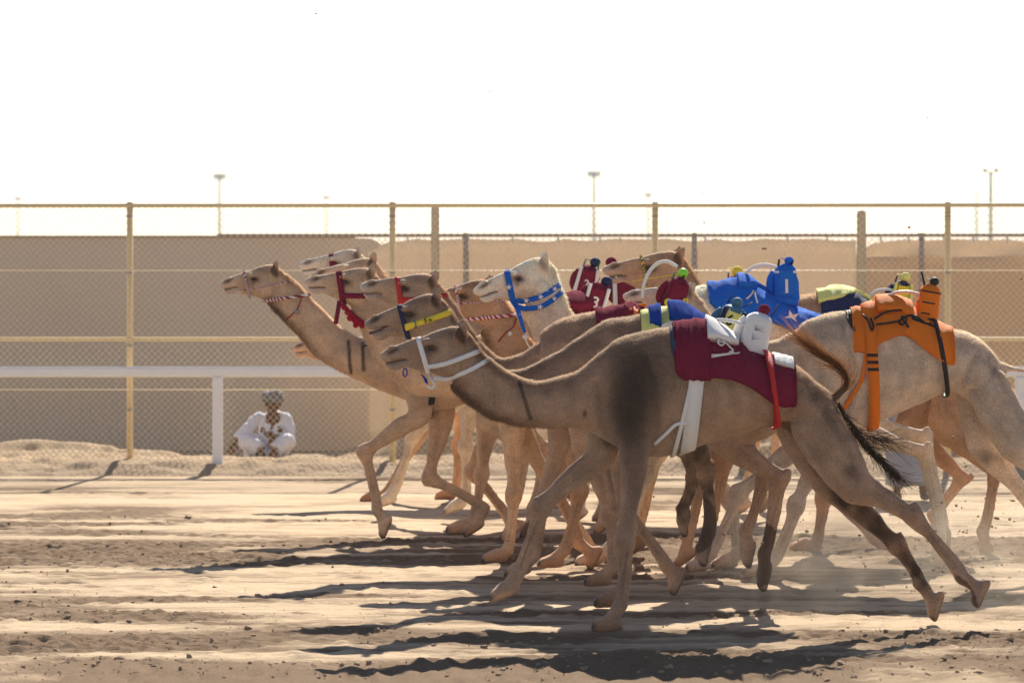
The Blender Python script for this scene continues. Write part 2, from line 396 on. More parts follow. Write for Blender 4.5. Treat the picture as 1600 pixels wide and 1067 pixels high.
# chain link strip above the cloth
def chainlink(x0, x1, z0, z1, y, p, r, name, m, parent):
    nc = int((x1-x0)/p); nr = int((z1-z0)/p)
    zz = z0+np.arange(nr)*(z1-z0)/(nr-1); k = np.arange(nr) % 2
    V = []; tri = np.array([[0, 1], [-.87, -.5], [.87, -.5]])*r
    Fc = []; n0 = 0
    for c in range(nc):
        sgn = 1 if c % 2 == 0 else -1
        x = x0+(c+.5)*p+(k-.5)*p*1.03*sgn
        ypos = y+np.where(k == 0, 1, -1)*r*.8*sgn
        v = np.empty((nr, 3, 3)); v[:, :, 0] = x[:, None]+tri[None, :, 0]; v[:, :, 1] = ypos[:, None]+tri[None, :, 1]; v[:, :, 2] = zz[:, None]
        V.append(v.reshape(-1, 3))
        i = n0+np.arange(nr-1)[:, None]*3
        for a in range(3): Fc.append(np.column_stack([i[:, 0]+a, i[:, 0]+(a+1) % 3, i[:, 0]+3+(a+1) % 3, i[:, 0]+3+a]))
        n0 += nr*3
    me = bpy.data.meshes.new(name); v = np.concatenate(V); q = np.concatenate(Fc)
    me.vertices.add(len(v)); me.vertices.foreach_set('co', v.ravel()); me.loops.add(q.size); me.loops.foreach_set('vertex_index', q.ravel().astype(np.int32))
    me.polygons.add(len(q)); me.polygons.foreach_set('loop_start', (np.arange(len(q))*4).astype(np.int32)); me.update(calc_edges=True)
    return tag(link(name, me, m, parent, False), kind='stuff')

# front chain-link fence
cy = 43.45
cf = empty('chain_link_fence', (0, cy, 0), 'tall chain-link fence with ochre posts and rails along the track', 'fence')
chainlink(-8.5, 8.5, .10, Zt(322, cy), cy, .0372, .0040, 'wire_mesh', M_WIRE, cf)
for px in (-209, 202, 613, 1024, 1482, 1900):
    x = X_(px, cy); g = Geo(); g.add(*tube([(x, cy+.07, -.1), (x, cy+.07, Zt(318, cy))], .036, 12, 1))
    g.add(*sphere((x, cy+.07, Zt(318, cy)), (.04, .04, .025), 10, 6)); po = g.build('post', M_YPOST, cf)
    for py in (338, 426, 540, 640):
        g = Geo(); g.add(*loft([(x, cy+.027, Zt(py, cy)+.012), (x, cy+.113, Zt(py, cy)+.012)], [(x, cy+.027, Zt(py, cy)-.012), (x, cy+.113, Zt(py, cy)-.012)], [.041, .041], 10, 1, (1, 0, 0), .1))
        g.build('band_clamp', M_GREY, po)
g = Geo(); g.add(*tube([(-10, cy+.05, Zt(322, cy)), (10, cy+.05, Zt(320, cy))], .024, 8, 1)); g.build('top_rail', M_YPOST, cf)
g = Geo(); g.add(*tube([(-10, cy+.05, Zt(530, cy)), (10, cy+.05, Zt(530, cy))], .024, 8, 1)); g.build('middle_rail', M_YPOST, cf)
for py in (423, 609):
    g = Geo(); g.add(*tube([(-10, cy+.012, Zt(py, cy)), (10, cy+.012, Zt(py, cy))], .006, 5, 1)); g.build('tension_wire', M_WIRE, cf)
# white running rail
ry = 43.2
wr = empty('running_rail', (X_(340, ry), ry, 0), 'white running rail on square posts in front of the chain-link fence', 'rail')
g = Geo(); g.add(*box((0, ry, Zt(581, ry)), (24, .07, .115), .02)); g.build('rail', M_RAIL, wr, False)
for px in (-74, 340, 754, 1168, 1594):
    x = X_(px, ry); g = Geo(); zt = Zt(588.4, ry); g.add(*box((x, ry, (zt-.15)/2), (.115, .085, zt+.15), .012)); g.build('post', M_RAIL, wr, False)
# concrete piles between the two fences
for px, py, wd, lab in ((680, 323, .105, 'thick tan concrete pile standing between two fence posts left of centre'), (1346, 329, .115, 'thick tan round-topped concrete pile on the right behind the fence')):
    d = 47.2; x = X_(px, d); z = Zt(py, d); g = Geo(); g.add(*tube([(x, d, -.1), (x, d, z-.05), (x, d, z-.012), (x, d, z)], [wd/2*1.03, wd/2, wd/2, wd/2*.9, wd/2*.5], 14, 1))
    o = g.build('concrete_pile', M_CONC); tag(o, lab, 'pile')
# floodlight masts, far off
def mast(px, py, H, kind, label):
    d = (H-CH)*F/(HZ-py); x = X_(px, d); e = empty('floodlight_mast', (x, d, 0), label, 'floodlight', 'floodlight masts on the horizon')
    g = Geo(); g.add(*tube([(x, d, -.2), (x, d, H)], [.5, .34], 8, 1)); g.build('pole', M_LAMP, e)
    if kind == 'ring':
        g = Geo(); g.add(*box((x, d, H+.1), (3.6, .8, .7), .1)); g.build('head_frame', M_LAMP, e)
        for k in range(4): g = Geo(); g.add(*box((x-1.35+.9*k, d-.3, H-.7), (.72, .6, 1.1), .1)); g.build('lamp', M_LAMP, e)
    else:
        for s in (-1, 1):
            g = Geo(); g.add(*tube([(x, d, H-1.0), (x+s*.7, d, H-.1)], .12, 6, 1)); a = g.build('arm', M_LAMP, e)
            g = Geo(); g.add(*box((x+s*1.15, d, H+.2), (1.05, .9, .8), .12, s*.5)); g.build('lamp', M_LAMP, a)
mast(28, 309, 18, 'ring', 'far floodlight mast at the left edge of the picture, low above the fence')
mast(343, 274, 18, 'ring', 'tallest far floodlight mast on the left, above the first bay of the fence')
mast(510, 307, 18, 'ring', 'faint far floodlight mast between the left and centre masts')
mast(928, 270, 18, 'ring', 'tall far floodlight mast near the centre of the picture')
mast(1013, 303, 18, 'ring', 'faint short floodlight mast just right of the tall centre one')
mast(1548, 268, 15, 'two', 'taller of the two twin-lamp masts on the far right')
mast(1526, 302, 15, 'two', 'shorter of the two twin-lamp masts on the far right')

# pale air over the desert
g = Geo(); g.add(*box((0, 1050, 14), (2600, 2300, 30))); hz_ = g.build('haze', None, None, False); tag(hz_, 'thin pale desert haze filling the air', kind='stuff')
hm = bpy.data.materials.new('haze'); hm.use_nodes = True; hn = hm.node_tree; hn.nodes.remove(hn.nodes['Principled BSDF'])
pv = hn.nodes.new('ShaderNodeVolumePrincipled'); pv.inputs['Color'].default_value = (.95, .93, .9, 1); pv.inputs['Density'].default_value = .0002; pv.inputs['Anisotropy'].default_value = .35
hn.links.new(pv.outputs[0], hn.nodes['Material Output'].inputs['Volume']); hz_.data.materials.append(hm)
# ------------------------------------------------------------------ camels
BASE_D = 26.0
NOSE0, POLL0 = complex(593, 556), complex(735, 527)      # reference head, in its own pixel frame (231 px = 1 m)
HEAD_UP = [((594, 552.5), (595.5, 561.5), .016), ((598, 549.5), (602, 565), .030), ((606, 544.5), (612, 566), .037), ((616, 540.5), (622, 563.5), .038),
           ((630, 535.5), (634, 563.5), .037), ((647, 529.3), (650, 573), .043), ((660, 526), (664, 579), .054), ((672, 520), (674, 582), .066),
           ((686, 514.5), (686, 587), .072), ((700, 511), (698, 591), .073), ((714, 510.5), (710, 596), .070), ((728, 517), (722, 604), .068), ((741, 533), (735, 614), .068)]
HEAD_LO = [((603, 569), (605.5, 573.5), .012), ((610, 569.6), (612, 577.6), .024), ((620, 567.4), (621, 578), .028), ((632, 564), (634, 573.5), .031),
           ((648, 566), (650, 578.5), .036), ((664, 566), (668, 582), .045)]
TR0 = [((937, 552), (950, 690), .17), ((965, 531), (985, 707), .225), ((1000, 520), (1020, 714), .26), ((1049, 513), (1060, 710), .285), ((1100, 507), (1105, 694), .305),
       ((1150, 536), (1150, 679), .31), ((1195, 557), (1195, 664), .29), ((1240, 572), (1232, 660), .255), ((1270, 595), (1262, 680), .22), ((1295, 614), (1288, 690), .15), ((1308, 630), (1303, 690), .07)]
ANCH0 = complex(1100, 514)
FORE0 = [[(992, 700), (976, 840), (970, 938), (950, 975), 0], [(935, 716), (845, 792), (806, 905), (791, 928), 18]]
HIND0 = [[(1268, 660), (1335, 755), (1420, 802), (1500, 898), (1530, 920), 62], [(1250, 660), (1310, 760), (1405, 855), (1440, 912), (1467, 948), 75]]

def c2(p): return complex(p[0], p[1])

class Camel: pass

def leg_stations(J, kind, d, dy, k, thin=1.0, top=None):
    """joints in pixels -> loft stations (top, bottom, half width); k = metres scale of the animal"""
    p = [np.array([q[0]*1.0, q[1]*1.0]) for q in J]
    seg = lambda a, b, t: a*(1-t)+b*t
    if kind == 'fore':
        e, c, f, h = p                                     # elbow, carpus, fetlock, foot
        st = ([(top[0]+(top[0]-e)*.3, .08, .015), (top[0], .125, .045), (seg(top[0], e, .55), .135, .072)] if top is not None else [])
        st += [(e, .108, .074), (seg(e, c, .28), .086, .062), (seg(e, c, .56), .067, .052), (seg(e, c, .80), .053, .043), (seg(e, c, .93), .066, .053), (c, .074, .060), (seg(c, f, .12), .066, .054),
               (seg(c, f, .26), .039, .036), (seg(c, f, .6), .031, .028), (seg(c, f, .86), .038, .033), (f, .052, .048), (seg(f, h, .5), .045, .050)]
    else:
        hp, s_, c, f, h = p                                # hip, stifle, hock, fetlock, foot
        st = [(hp+(hp-s_)*.25, .10, .02), (hp, .17, .072), (seg(hp, s_, .5), .172, .105), (s_, .135, .092), (seg(s_, c, .3), .098, .068), (seg(s_, c, .62), .068, .050), (seg(s_, c, .86), .054, .040), (c, .068, .052),
               (seg(c, f, .14), .056, .044), (seg(c, f, .32), .037, .033), (seg(c, f, .62), .030, .027), (seg(c, f, .86), .036, .033), (f, .052, .050), (seg(f, h, .5), .043, .048)]
    C = np.array([s[0] for s in st]); a = np.array([s[1] for s in st])*k*thin; b = np.array([s[2] for s in st])*k*thin
    t = np.gradient(C, axis=0); t /= np.linalg.norm(t, axis=1)[:, None]
    t[1:-1] = (t[:-2]+2*t[1:-1]+t[2:]); t /= np.linalg.norm(t, axis=1)[:, None]
    n = np.column_stack([t[:, 1], -t[:, 0]])
    ppm = F/d
    T = np.array([P(*(C[i]+n[i]*a[i]*ppm), d, dy) for i in range(len(C))]); B = np.array([P(*(C[i]-n[i]*a[i]*ppm), d, dy) for i in range(len(C))])
    return T, B, b

def foot_geo(g, J, ang, d, dy, k):
    k = k*.97
    f, h = P(*J[-2], d, dy), P(*J[-1], d, dy)
    a = R(ang); tx = np.array([-math.cos(a), 0, -math.sin(a)]); up = np.array([-math.sin(a), 0, math.cos(a)])
    if ang < 12: h = h.copy(); h[2] = max(h[2], .038*k)
    st = [(x, lo_, hi_, w_) for x, hi_, lo_, w_ in [(-.078, .022, -.032, .042), (-.05, .054, -.042, .058), (0, .072, -.046, .070), (.045, .060, -.046, .074), (.078, .040, -.044, .070)]]
    T = [h+k*(tx*x+up*hi_) for x, lo_, hi_, w_ in st]; B = [h+k*(tx*x+up*lo_) for x, lo_, hi_, w_ in st]
    g.add(*loft(T, B, [k*q[3] for q in st], 16, 3))
    for s in (-1, 1):
        o = np.array([0, s*.036*k, 0])
        st2 = [(.045, -.044, .050, .034), (.082, -.046, .040, .042), (.106, -.045, .026, .038), (.120, -.042, .008, .026)]
        g.add(*loft([h+o+k*(tx*x+up*hi_) for x, lo_, hi_, w_ in st2], [h+o+k*(tx*x+up*lo_) for x, lo_, hi_, w_ in st2], [k*q[3] for q in st2], 10, 3))
    T, B = [], []
    for q, r_ in ((0, .046), (.5, .046), (1, .055)):
        c = f*(1-q)+(h+up*.02*k)*q; ax = (h-f); ax /= np.linalg.norm(ax)+1e-9; n = np.array([ax[2], 0, -ax[0]])
        T.append(c+n*r_*k); B.append(c-n*r_*k)
    g.add(*loft(T, B, [.048*k, .05*k, .058*k], 14, 3))

def camel(label, d, nose, poll, neck, hump, ts, fore, hind, coat, size=None, trunk=None, trot=0.0, yaw=0.0, paint=(), tail=None, fur=25000, vox=.0135, mouth=False,
          nearx=.125, lightleg=.25, dark_top=.0, muzzle=.35, throat=.5, thin=1.0, headw=1.0, muddy=(), coatleg=None, ear=1.0, rim_glow=2.3, lip=0):
    """one galloping camel; pixels are turned into metres on the plane d metres from the camera"""
    c = Camel(); c.d = d
    kh = (c2(poll)-c2(nose))/(POLL0-NOSE0); kw = abs(kh)*d/BASE_D*headw
    hp = lambda q: (lambda z: (z.real, z.imag))(c2(nose)+(c2(q)-NOSE0)*kh)
    kt = ts*d/BASE_D if size is None else size
    rot = complex(math.cos(trot), math.sin(trot))
    tp = lambda q: (lambda z: (z.real, z.imag))(c2(hump)+(c2(q)-ANCH0)*ts*rot)
    tr = trunk if trunk else [(tp(t), tp(b), w_*kt) for t, b, w_ in TR0]
    x_el = tr[1][0][0]; x_ns = nose[0]
    lat = lambda x: yaw*max(0.0, (x_el-x)/(x_el-x_ns))**1.3
    Q = lambda q, dy=0.0: P(q[0], q[1], d, dy+lat(q[0]))
    g = Geo()
    st = [(t, b, w_*kt) for t, b, w_ in neck]+tr
    st = [(hp((735, 524)), hp((722, 602)), .066*kw)]+st
    c.st = st
    g.add(*loft([Q(s[0]) for s in st], [Q(s[1]) for s in st], [s[2] for s in st], 32, 6, cap=.7))
    for H in (HEAD_UP, HEAD_LO):
        if mouth and H is HEAD_LO: H = [((t[0]+4, t[1]+max(0, (634-t[0])*.07)), (b[0]+5, b[1]+3+max(0, (650-b[0])*.12)), w_*1.2) for t, b, w_ in H]
        g.add(*loft([Q(hp(h[0])) for h in H], [Q(hp(h[1])) for h in H], [h[2]*kw for h in H], 24, 5))
    m = kw*BASE_D/F                                        # metres per reference pixel
    for s in (-1, 1):
        g.add(*sphere(Q(hp((669, 534.5)), s*.058*kw), (11*m, .022*kw, 6.5*m), 12, 8))        # brow
        g.add(*sphere(Q(hp((673, 553)), s*.054*kw), (10*m, .018*kw, 5*m), 12, 8))            # below the eye
        g.add(*sphere(Q(hp((703, 566)), s*.050*kw), (22*m, .036*kw, 21*m), 14, 9))           # cheek
        g.add(*sphere(Q(hp((601, 557)), s*.016*kw), (6.5*m, .019*kw, 7.5*m), 10, 7))         # split upper lip
        g.add(*sphere(Q(hp((614, 544.5)), s*.028*kw), (9*m, .016*kw, 4.6*m), 10, 7))         # nostril rim
        et = lambda y: 536+(y-536)*ear
        eh = [((709, et(540)), (724, et(546)), .026), ((708.5, et(529)), (728, et(536)), .036), ((711, et(518)), (731, et(523)), .036), ((719, et(507)), (731.5, et(511)), .023), ((727, et(499)), (731, et(500.5)), .008)]
        sh = 0 if s < 0 else -6
        g.add(*loft([Q(hp((e[0][0]+sh, e[0][1])), s*(.052+.010*i)*kw) for i, e in enumerate(eh)], [Q(hp((e[1][0]+sh, e[1][1])), s*(.056+.009*i)*kw) for i, e in enumerate(eh)], [e[2]*kw*.55 for e in eh], 14, 4))
    # hind quarter and shoulder masses
    near_off = -nearx*kt
    for L, kind in [(l, 'fore') for l in fore]+[(l, 'hind') for l in hind]:
        side = L[-1]; J = L[:-2]; ang = L[-2]
        if kind == 'fore':
            e = np.array(J[0], float)
            ti = min(range(len(tr)), key=lambda i: abs((tr[i][0][0]+tr[i][1][0])/2-(e[0]-4)))
            tpx = np.array(tr[max(ti, 1)][0])*.52+np.array(tr[max(ti, 1)][1])*.48
            tpx[0] = e[0]*.55+tpx[0]*.45
            dy = side*nearx*kt*1.12
            T, B, W = leg_stations(J, kind, d, dy, kt, thin, [tpx])
        else:
            dy = side*nearx*kt*1.05
            T, B, W = leg_stations(J, kind, d, dy, kt, thin)
        g.add(*loft(T, B, W, 20, 5)); foot_geo(g, J, ang, d, dy, kt)
        jc, jf_ = P(*J[-3], d, dy), P(*J[-2], d, dy); ax_ = jc-jf_; La = np.linalg.norm(ax_); ax_ /= La; bk = np.array([-ax_[2], 0, ax_[0]]); bk = bk if bk[0] > 0 else -bk
        if kind == 'hind': g.add(*tube([jc-ax_*.10*kt+bk*.030*kt, jc+ax_*.03*kt+bk*.048*kt, jc+ax_*.075*kt+bk*.052*kt], [.022*kt, .030*kt, .022*kt], 10, 4))
        else: g.add(*sphere(jc-bk*.030*kt+ax_*.005, (.045*kt, .046*kt, .055*kt), 12, 8))
        g.add(*tube([jc-ax_*La*.18+bk*.040*kt, jc-ax_*La*.5+bk*.041*kt, jc-ax_*La*.85+bk*.042*kt, jf_+bk*.028*kt-ax_*.02*kt], [.016*kt, .0135*kt, .016*kt, .022*kt], 9, 4))
        for s__ in (-1, 1): g.add(*sphere(jc+np.array([0, s__*.036*kt, 0]), (.042*kt, .022*kt, .040*kt), 10, 7))
    if tail:
        tpts = [P(x, y, d, .01) for x, y in tail]
        g.add(*tube(tpts, [.045*kt, .030*kt, .020*kt, .012*kt], 10, 5))
    me = g.mesh('tmp'); o = bpy.data.objects.new('tmp', me); COL.objects.link(o)
    md = o.modifiers.new('r', 'REMESH'); md.mode = 'VOXEL'; md.voxel_size = vox; md.use_smooth_shade = True
    dg = bpy.context.evaluated_depsgraph_get(); ev = o.evaluated_get(dg)
    bm_ = bpy.data.meshes.new_from_object(ev); bpy.data.objects.remove(o); bpy.data.meshes.remove(me)
    n = len(bm_.vertices); V = np.empty(n*3); bm_.vertices.foreach_get('co', V); V = V.reshape(-1, 3)
    E = np.empty(len(bm_.edges)*2, np.int32); bm_.edges.foreach_get('vertices', E); E = E.reshape(-1, 2)
    deg = np.bincount(E.ravel(), minlength=n).clip(1)
    inv = lambda V: (V[:, 0]*F/d+800, HZ+(CH-V[:, 2])*F/d)
    px, py = inv(V)
    nz, pz = c2(nose), (px+1j*py)
    hz = (pz-nz)/kh+NOSE0; hx, hy = hz.real, hz.imag       # position in the reference head
    inhead = (hx < 745) & (hy < 604) & (hx > 580) & (hy > 480)
    earz = (hx > 702) & (hx < 740) & (hy < 532) & (abs(V[:, 1]-d-np.array([lat(x) for x in px])) > .045*kw) & inhead
    lam = np.where(earz, .10, np.where(inhead & (hx < 740), .22, .5))[:, None]
    for it in range(14):
        A = np.zeros((n, 3))
        for k in range(3): A[:, k] = np.bincount(E[:, 0], V[E[:, 1], k], n)+np.bincount(E[:, 1], V[E[:, 0], k], n)
        L_ = A/deg[:, None]-V
        V = V+L_*(lam if it % 2 == 0 else -lam*1.03)
    cyv = np.array([lat(x) for x in px]); Yr = V[:, 1]-d-cyv
    # nostril slit, eye socket, mouth line
    def gauss(cx_, cy_, rx, ry, a=0.0):
        ca, sa = math.cos(a), math.sin(a); u = (hx-cx_)*ca+(hy-cy_)*sa; v = -(hx-cx_)*sa+(hy-cy_)*ca
        return np.exp(-((u/rx)**2+(v/ry)**2))*inhead
    sg = np.sign(Yr)*(abs(Yr) > .012*kw)
    dn = gauss(614.5, 548.2, 7.5, 2.0, -.45); de = gauss(674, 543.5, 9, 5.5, .12)
    dm = np.zeros(n)
    for q in np.linspace(0, 1, 7): dm = np.maximum(dm, gauss(604+q*28, 567.3-q*5.2+.6*math.sin(q*6), 4.2, 1.5))
    V[:, 1] -= sg*(dn*.016+de*.016+dm*.012)*kw
    gr = gauss(640, 553, 22, 3, -.12)+gauss(690, 533, 10, 4, .2); V[:, 1] -= sg*gr*.006*kw
    # natural irregularity of muscle and skin
    V[:, 1] += sg*0
    bm_.vertices.foreach_set('co', V.ravel()); bm_.update()
    N = np.empty(n*3); bm_.vertices.foreach_get('normal', N); N = N.reshape(-1, 3)
    tz_ = (pz-c2(hump))/ts/rot+ANCH0; tx0, ty0 = tz_.real, tz_.imag          # position in the reference trunk
    groove = np.zeros(n)
    for pl, wd, amp in (([(1006, 548), (1022, 600), (1026, 660), (1018, 700)], 7, 1.0), ([(930, 600), (938, 650), (950, 690)], 7, .9), ([(1222, 655), (1236, 625), (1246, 605)], 7, .8), ([(1236, 668), (1266, 703), (1302, 752)], 5, .7),
                        ([(1268, 612), (1300, 655), (1330, 720)], 9, .8), ([(960, 600), (968, 650), (975, 690)], 8, .6), ([(1268, 700), (1300, 715), (1335, 750)], 9, .7),
                        ([(1060, 560), (1085, 620), (1080, 680)], 8, .35), ([(1095, 560), (1115, 620), (1112, 675)], 8, .35), ([(1130, 570), (1146, 620), (1144, 668)], 8, .35), ([(1162, 590), (1176, 625), (1174, 660)], 8, .3)):
        for (x0, y0), (x1, y1) in zip(pl[:-1], pl[1:]):
            q = np.clip(((tx0-x0)*(x1-x0)+(ty0-y0)*(y1-y0))/((x1-x0)**2+(y1-y0)**2), 0, 1)
            groove = np.maximum(groove, amp*np.exp(-((tx0-x0-q*(x1-x0))**2+(ty0-y0-q*(y1-y0))**2)/wd**2))
    lat_n = np.clip(abs(N[:, 1])*1.4-.3, 0, 1)
    sc = 1/kt
    tend = np.zeros(n)
    for L in list(fore)+list(hind):
        J, sd_ = L[:-2], L[-1]; on = (Yr*sd_ > 0) if True else None
        for a_, b_, us, amp in ((J[-3], J[-2], ((.010, .006, 1.0), (-.016, .005, .6)), 1.0), (J[-4], J[-3], ((.022, .008, .8), (-.012, .007, .7), (.004, .005, .45)), .9)):
            ax0, ay0, ax1, ay1 = a_[0], a_[1], b_[0], b_[1]; l2 = (ax1-ax0)**2+(ay1-ay0)**2; l_ = math.sqrt(l2)
            tt = ((px-ax0)*(ax1-ax0)+(py-ay0)*(ay1-ay0))/l2; uu = ((px-ax0)*(ay1-ay0)-(py-ay0)*(ax1-ax0))/l_*d/F/kt
            win = np.clip(tt*7-.6, 0, 1)*np.clip((1-tt)*7-.4, 0, 1)*on*(abs(uu) < .09)
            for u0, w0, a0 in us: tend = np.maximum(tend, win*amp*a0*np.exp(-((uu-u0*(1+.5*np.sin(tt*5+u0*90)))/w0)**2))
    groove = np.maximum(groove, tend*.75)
    rel = noise3(V+3, 5.5*sc, 1)*.024+noise3(V+7, 13*sc, 2)*.012+noise3(V*np.array([1, 1, .5])+11, 32*sc, 3)*.0035
    rel = np.where(inhead & (hx < 745), rel*.3, rel); lowm = V[:, 2] < .62*kt; rel = np.where(lowm, rel*.55, rel)
    V = V+N*((rel-groove*.020*lat_n)*kt)[:, None]
    bm_.vertices.foreach_set('co', V.ravel()); bm_.update(); bm_.vertices.foreach_get('normal', Nf := np.empty(n*3)); N = Nf.reshape(-1, 3)
    # coat colours: the animal's markings, plus some shade painted in
    base = np.array(coat, float); Cc = np.repeat(base[None], n, 0)
    def mixto(Cc, col, wgt): return Cc*(1-wgt[:, None])+np.asarray(col)[None]*wgt[:, None]
    sm = lambda x, a, b: np.clip((x-a)/(b-a), 0, 1)**2*(3-2*np.clip((x-a)/(b-a), 0, 1))
    zt = V[:, 2]
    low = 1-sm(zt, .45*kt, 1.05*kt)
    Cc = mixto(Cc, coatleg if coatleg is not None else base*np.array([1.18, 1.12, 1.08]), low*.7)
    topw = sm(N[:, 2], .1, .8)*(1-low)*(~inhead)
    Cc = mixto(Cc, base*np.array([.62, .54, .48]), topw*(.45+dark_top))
    Cc *= (1-.22*groove*lat_n)[:, None]  # crease shade painted into the muscle and tendon grooves
    blot = noise3(V+5, 2.6*sc, 4)+.6*noise3(V+9, 7*sc, 5)+.35*noise3(V*np.array([1, 1, .35])+2, 24*sc, 6); Cc *= (1+.42*blot)[:, None]
    dirt = np.clip(noise3(V+1, 9*sc, 8)*2.4-.25, 0, 1)*(V[:, 2] < .75*kt); Cc = mixto(Cc, base*np.array([.55, .5, .46]), dirt*.45)
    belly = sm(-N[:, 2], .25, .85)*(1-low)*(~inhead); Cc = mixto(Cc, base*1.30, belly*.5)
    mz = np.clip(1-(hx-592)/52, 0, 1)*inhead; Cc = mixto(Cc, np.array([.40, .33, .28])*(.6+.8*base.mean()/.25), mz*muzzle)
    ek = gauss(674.5, 543.5, 12, 6.8, .15); Cc = mixto(Cc, base*np.array([.13, .10, .09]), np.clip(ek*1.25, 0, .95)); Cc = mixto(Cc, base*np.array([.2, .16, .14]), np.clip(gauss(671, 553, 4, 5)*.7, 0, 1))
    brow = gauss(666, 532, 9, 5); Cc = mixto(Cc, base*1.25, brow*.5)
    fore_ = gauss(695, 522, 20, 8.5, -.15); Cc = mixto(Cc, base*np.array([.5, .45, .42]), fore_*.6*(throat > .2))
    eu = (hx-719)*.88+(hy-523)*-.47; ev = (hx-719)*.47+(hy-523)*.88
    earm = np.exp(-((eu/7.5)**2+(ev/17)**2)**1.6)*(Yr < -.060*kw)*inhead; V[:, 1] += 0
    Cc = mixto(Cc, base*np.array([.17, .14, .13]), np.clip(earm*1.4*(throat+.45), 0, .95))
    Cc = mixto(Cc, (.03, .02, .018), np.clip(gauss(614.5, 548.2, 8, 2.8, -.45)*1.6, 0, 1)); Cc = mixto(Cc, base*.4, np.clip(gauss(615, 546, 13, 6, -.45)*.6, 0, 1))
    Cc = mixto(Cc, (.045, .028, .022), np.clip(dm*1.25, 0, .92))
    # dark throat hair along the lower edge of the upper neck
    nb = np.array([s[1] for s in st[:7]]); tw = np.zeros(n)
    for i in range(len(nb)-1):
        for q in np.linspace(0, 1, 6):
            b_ = nb[i]*(1-q)+nb[i+1]*q; fade = min(1, .35+(i+q)*.6)*max(0, 1-((i+q)/6.0)**2)
            tw = np.maximum(tw, fade*np.exp(-(((px-b_[0])**2+(py-b_[1])**2)/(13*abs(kh))**2)))
    tw *= (hx > 668); Cc = mixto(Cc, base*np.array([.16, .13, .12]), np.clip(tw*1.3*throat, 0, .93))
    if lip: Cc = mixto(Cc, (.62, .56, .52), np.clip(1-(hx-592)/16, 0, 1)*inhead*lip)
    for (kind, col, stren, *a) in paint:
        if kind == 'spot': cx_, cy_, rx, ry, an = a; u = (px-cx_)*math.cos(an)+(py-cy_)*math.sin(an); v = -(px-cx_)*math.sin(an)+(py-cy_)*math.cos(an); wg = np.exp(-((u/rx)**2+(v/ry)**2)**1.7)
        else:
            x0, y0, x1, y1, wd = a; q = np.clip(((px-x0)*(x1-x0)+(py-y0)*(y1-y0))/((x1-x0)**2+(y1-y0)**2), 0, 1)
            wg = np.exp(-(((px-x0-q*(x1-x0))**2+(py-y0-q*(y1-y0))**2)/wd**2)**2)
        wg = wg*(Yr < .03) if kind == 'line' else wg
        Cc = mixto(Cc, col, np.clip(wg*stren, 0, 1))
    foot = 1-sm(zt, .03*kt, .16*kt); Cc = mixto(Cc, base*np.array([.88, .66, .54]), foot*.75)
    # soles and nails
    for L in list(fore)+list(hind):
        J, ang = L[:-2], L[-2]; a = R(ang); h = np.array(J[-1], float); ppm = F/d
        tip = h+np.array([-math.cos(a), math.sin(a)])*.125*kt*ppm; sole = h+np.array([math.sin(a), math.cos(a)])*.037*kt*ppm
        lx = (px-h[0])*(-math.cos(a))+(py-h[1])*math.sin(a); ly = (px-h[0])*math.sin(a)+(py-h[1])*math.cos(a)
        nearf = (np.hypot(px-h[0], py-h[1]) < .24*kt*ppm)
        wg = nearf*np.clip((ly/ppm/kt-.018)/.02, 0, 1)*(ang > 12); Cc = mixto(Cc, base*np.array([.25, .22, .2]), wg*.85)
        wg = nearf*np.exp(-(((px-tip[0])**2+(py-tip[1])**2)/(.03*kt*ppm)**2)); Cc = mixto(Cc, (.05, .04, .035), np.clip(wg*1.2, 0, .9))
    for (jx, jy, rx, ry, stg, *an_) in muddy:
        a = an_[0] if an_ else 0; u = (px-jx)*math.cos(a)+(py-jy)*math.sin(a); v = -(px-jx)*math.sin(a)+(py-jy)*math.cos(a)
        Cc = mixto(Cc, (.045, .028, .018), np.clip(np.exp(-((u/rx)**2+(v/ry)**2)**1.5)*stg*(1.0 if not an_ else (Yr > .02))*(.75+.9*noise3(V, 16., 12)), 0, .97))
    for L in list(fore)+list(hind):
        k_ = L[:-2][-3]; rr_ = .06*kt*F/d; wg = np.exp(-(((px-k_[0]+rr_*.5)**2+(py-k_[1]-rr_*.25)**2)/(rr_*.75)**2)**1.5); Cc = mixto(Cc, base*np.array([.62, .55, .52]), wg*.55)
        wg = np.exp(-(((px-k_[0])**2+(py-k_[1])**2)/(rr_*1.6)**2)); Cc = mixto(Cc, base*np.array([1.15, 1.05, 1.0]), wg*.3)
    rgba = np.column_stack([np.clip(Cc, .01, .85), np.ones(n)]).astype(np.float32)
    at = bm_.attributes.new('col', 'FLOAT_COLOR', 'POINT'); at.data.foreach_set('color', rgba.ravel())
    bm_.name = 'body'
    xs_ = [q[0] for l in list(fore)+list(hind) for q in l[:4]]
    root = empty('camel', (P(hump[0], hump[1], d)[0], d, 0), label, 'camel', 'racing camels galloping in the pack')
    c.root = root; c.V, c.N, c.px, c.py, c.C = V, N, px, py, rgba
    polys = [tuple(p.vertices) for p in bm_.polygons]
    c.bvh = BVHTree.FromPolygons([tuple(v) for v in V], polys)
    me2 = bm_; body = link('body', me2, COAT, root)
    # eyes
    for s in (-1, 1):
        ec = Q(hp((673, 543.2)), s*.0655*kw); hit = c.bvh.ray_cast(Vector(ec+np.array([0, s*.2, 0])), Vector((0, -s, 0)))
        if hit[0] is not None: ec = np.array(hit[0])-np.array([0, s*.006*kw, 0])
        ge = Geo(); ge.add(*sphere(ec, (.024*kw, .017*kw, .0165*kw), 16, 11)); ge.build('eye', EYE, root)
    c.hp, c.tp, c.Q, c.kw, c.kt, c.lat, c.kh = hp, tp, Q, kw, kt, lat, kh
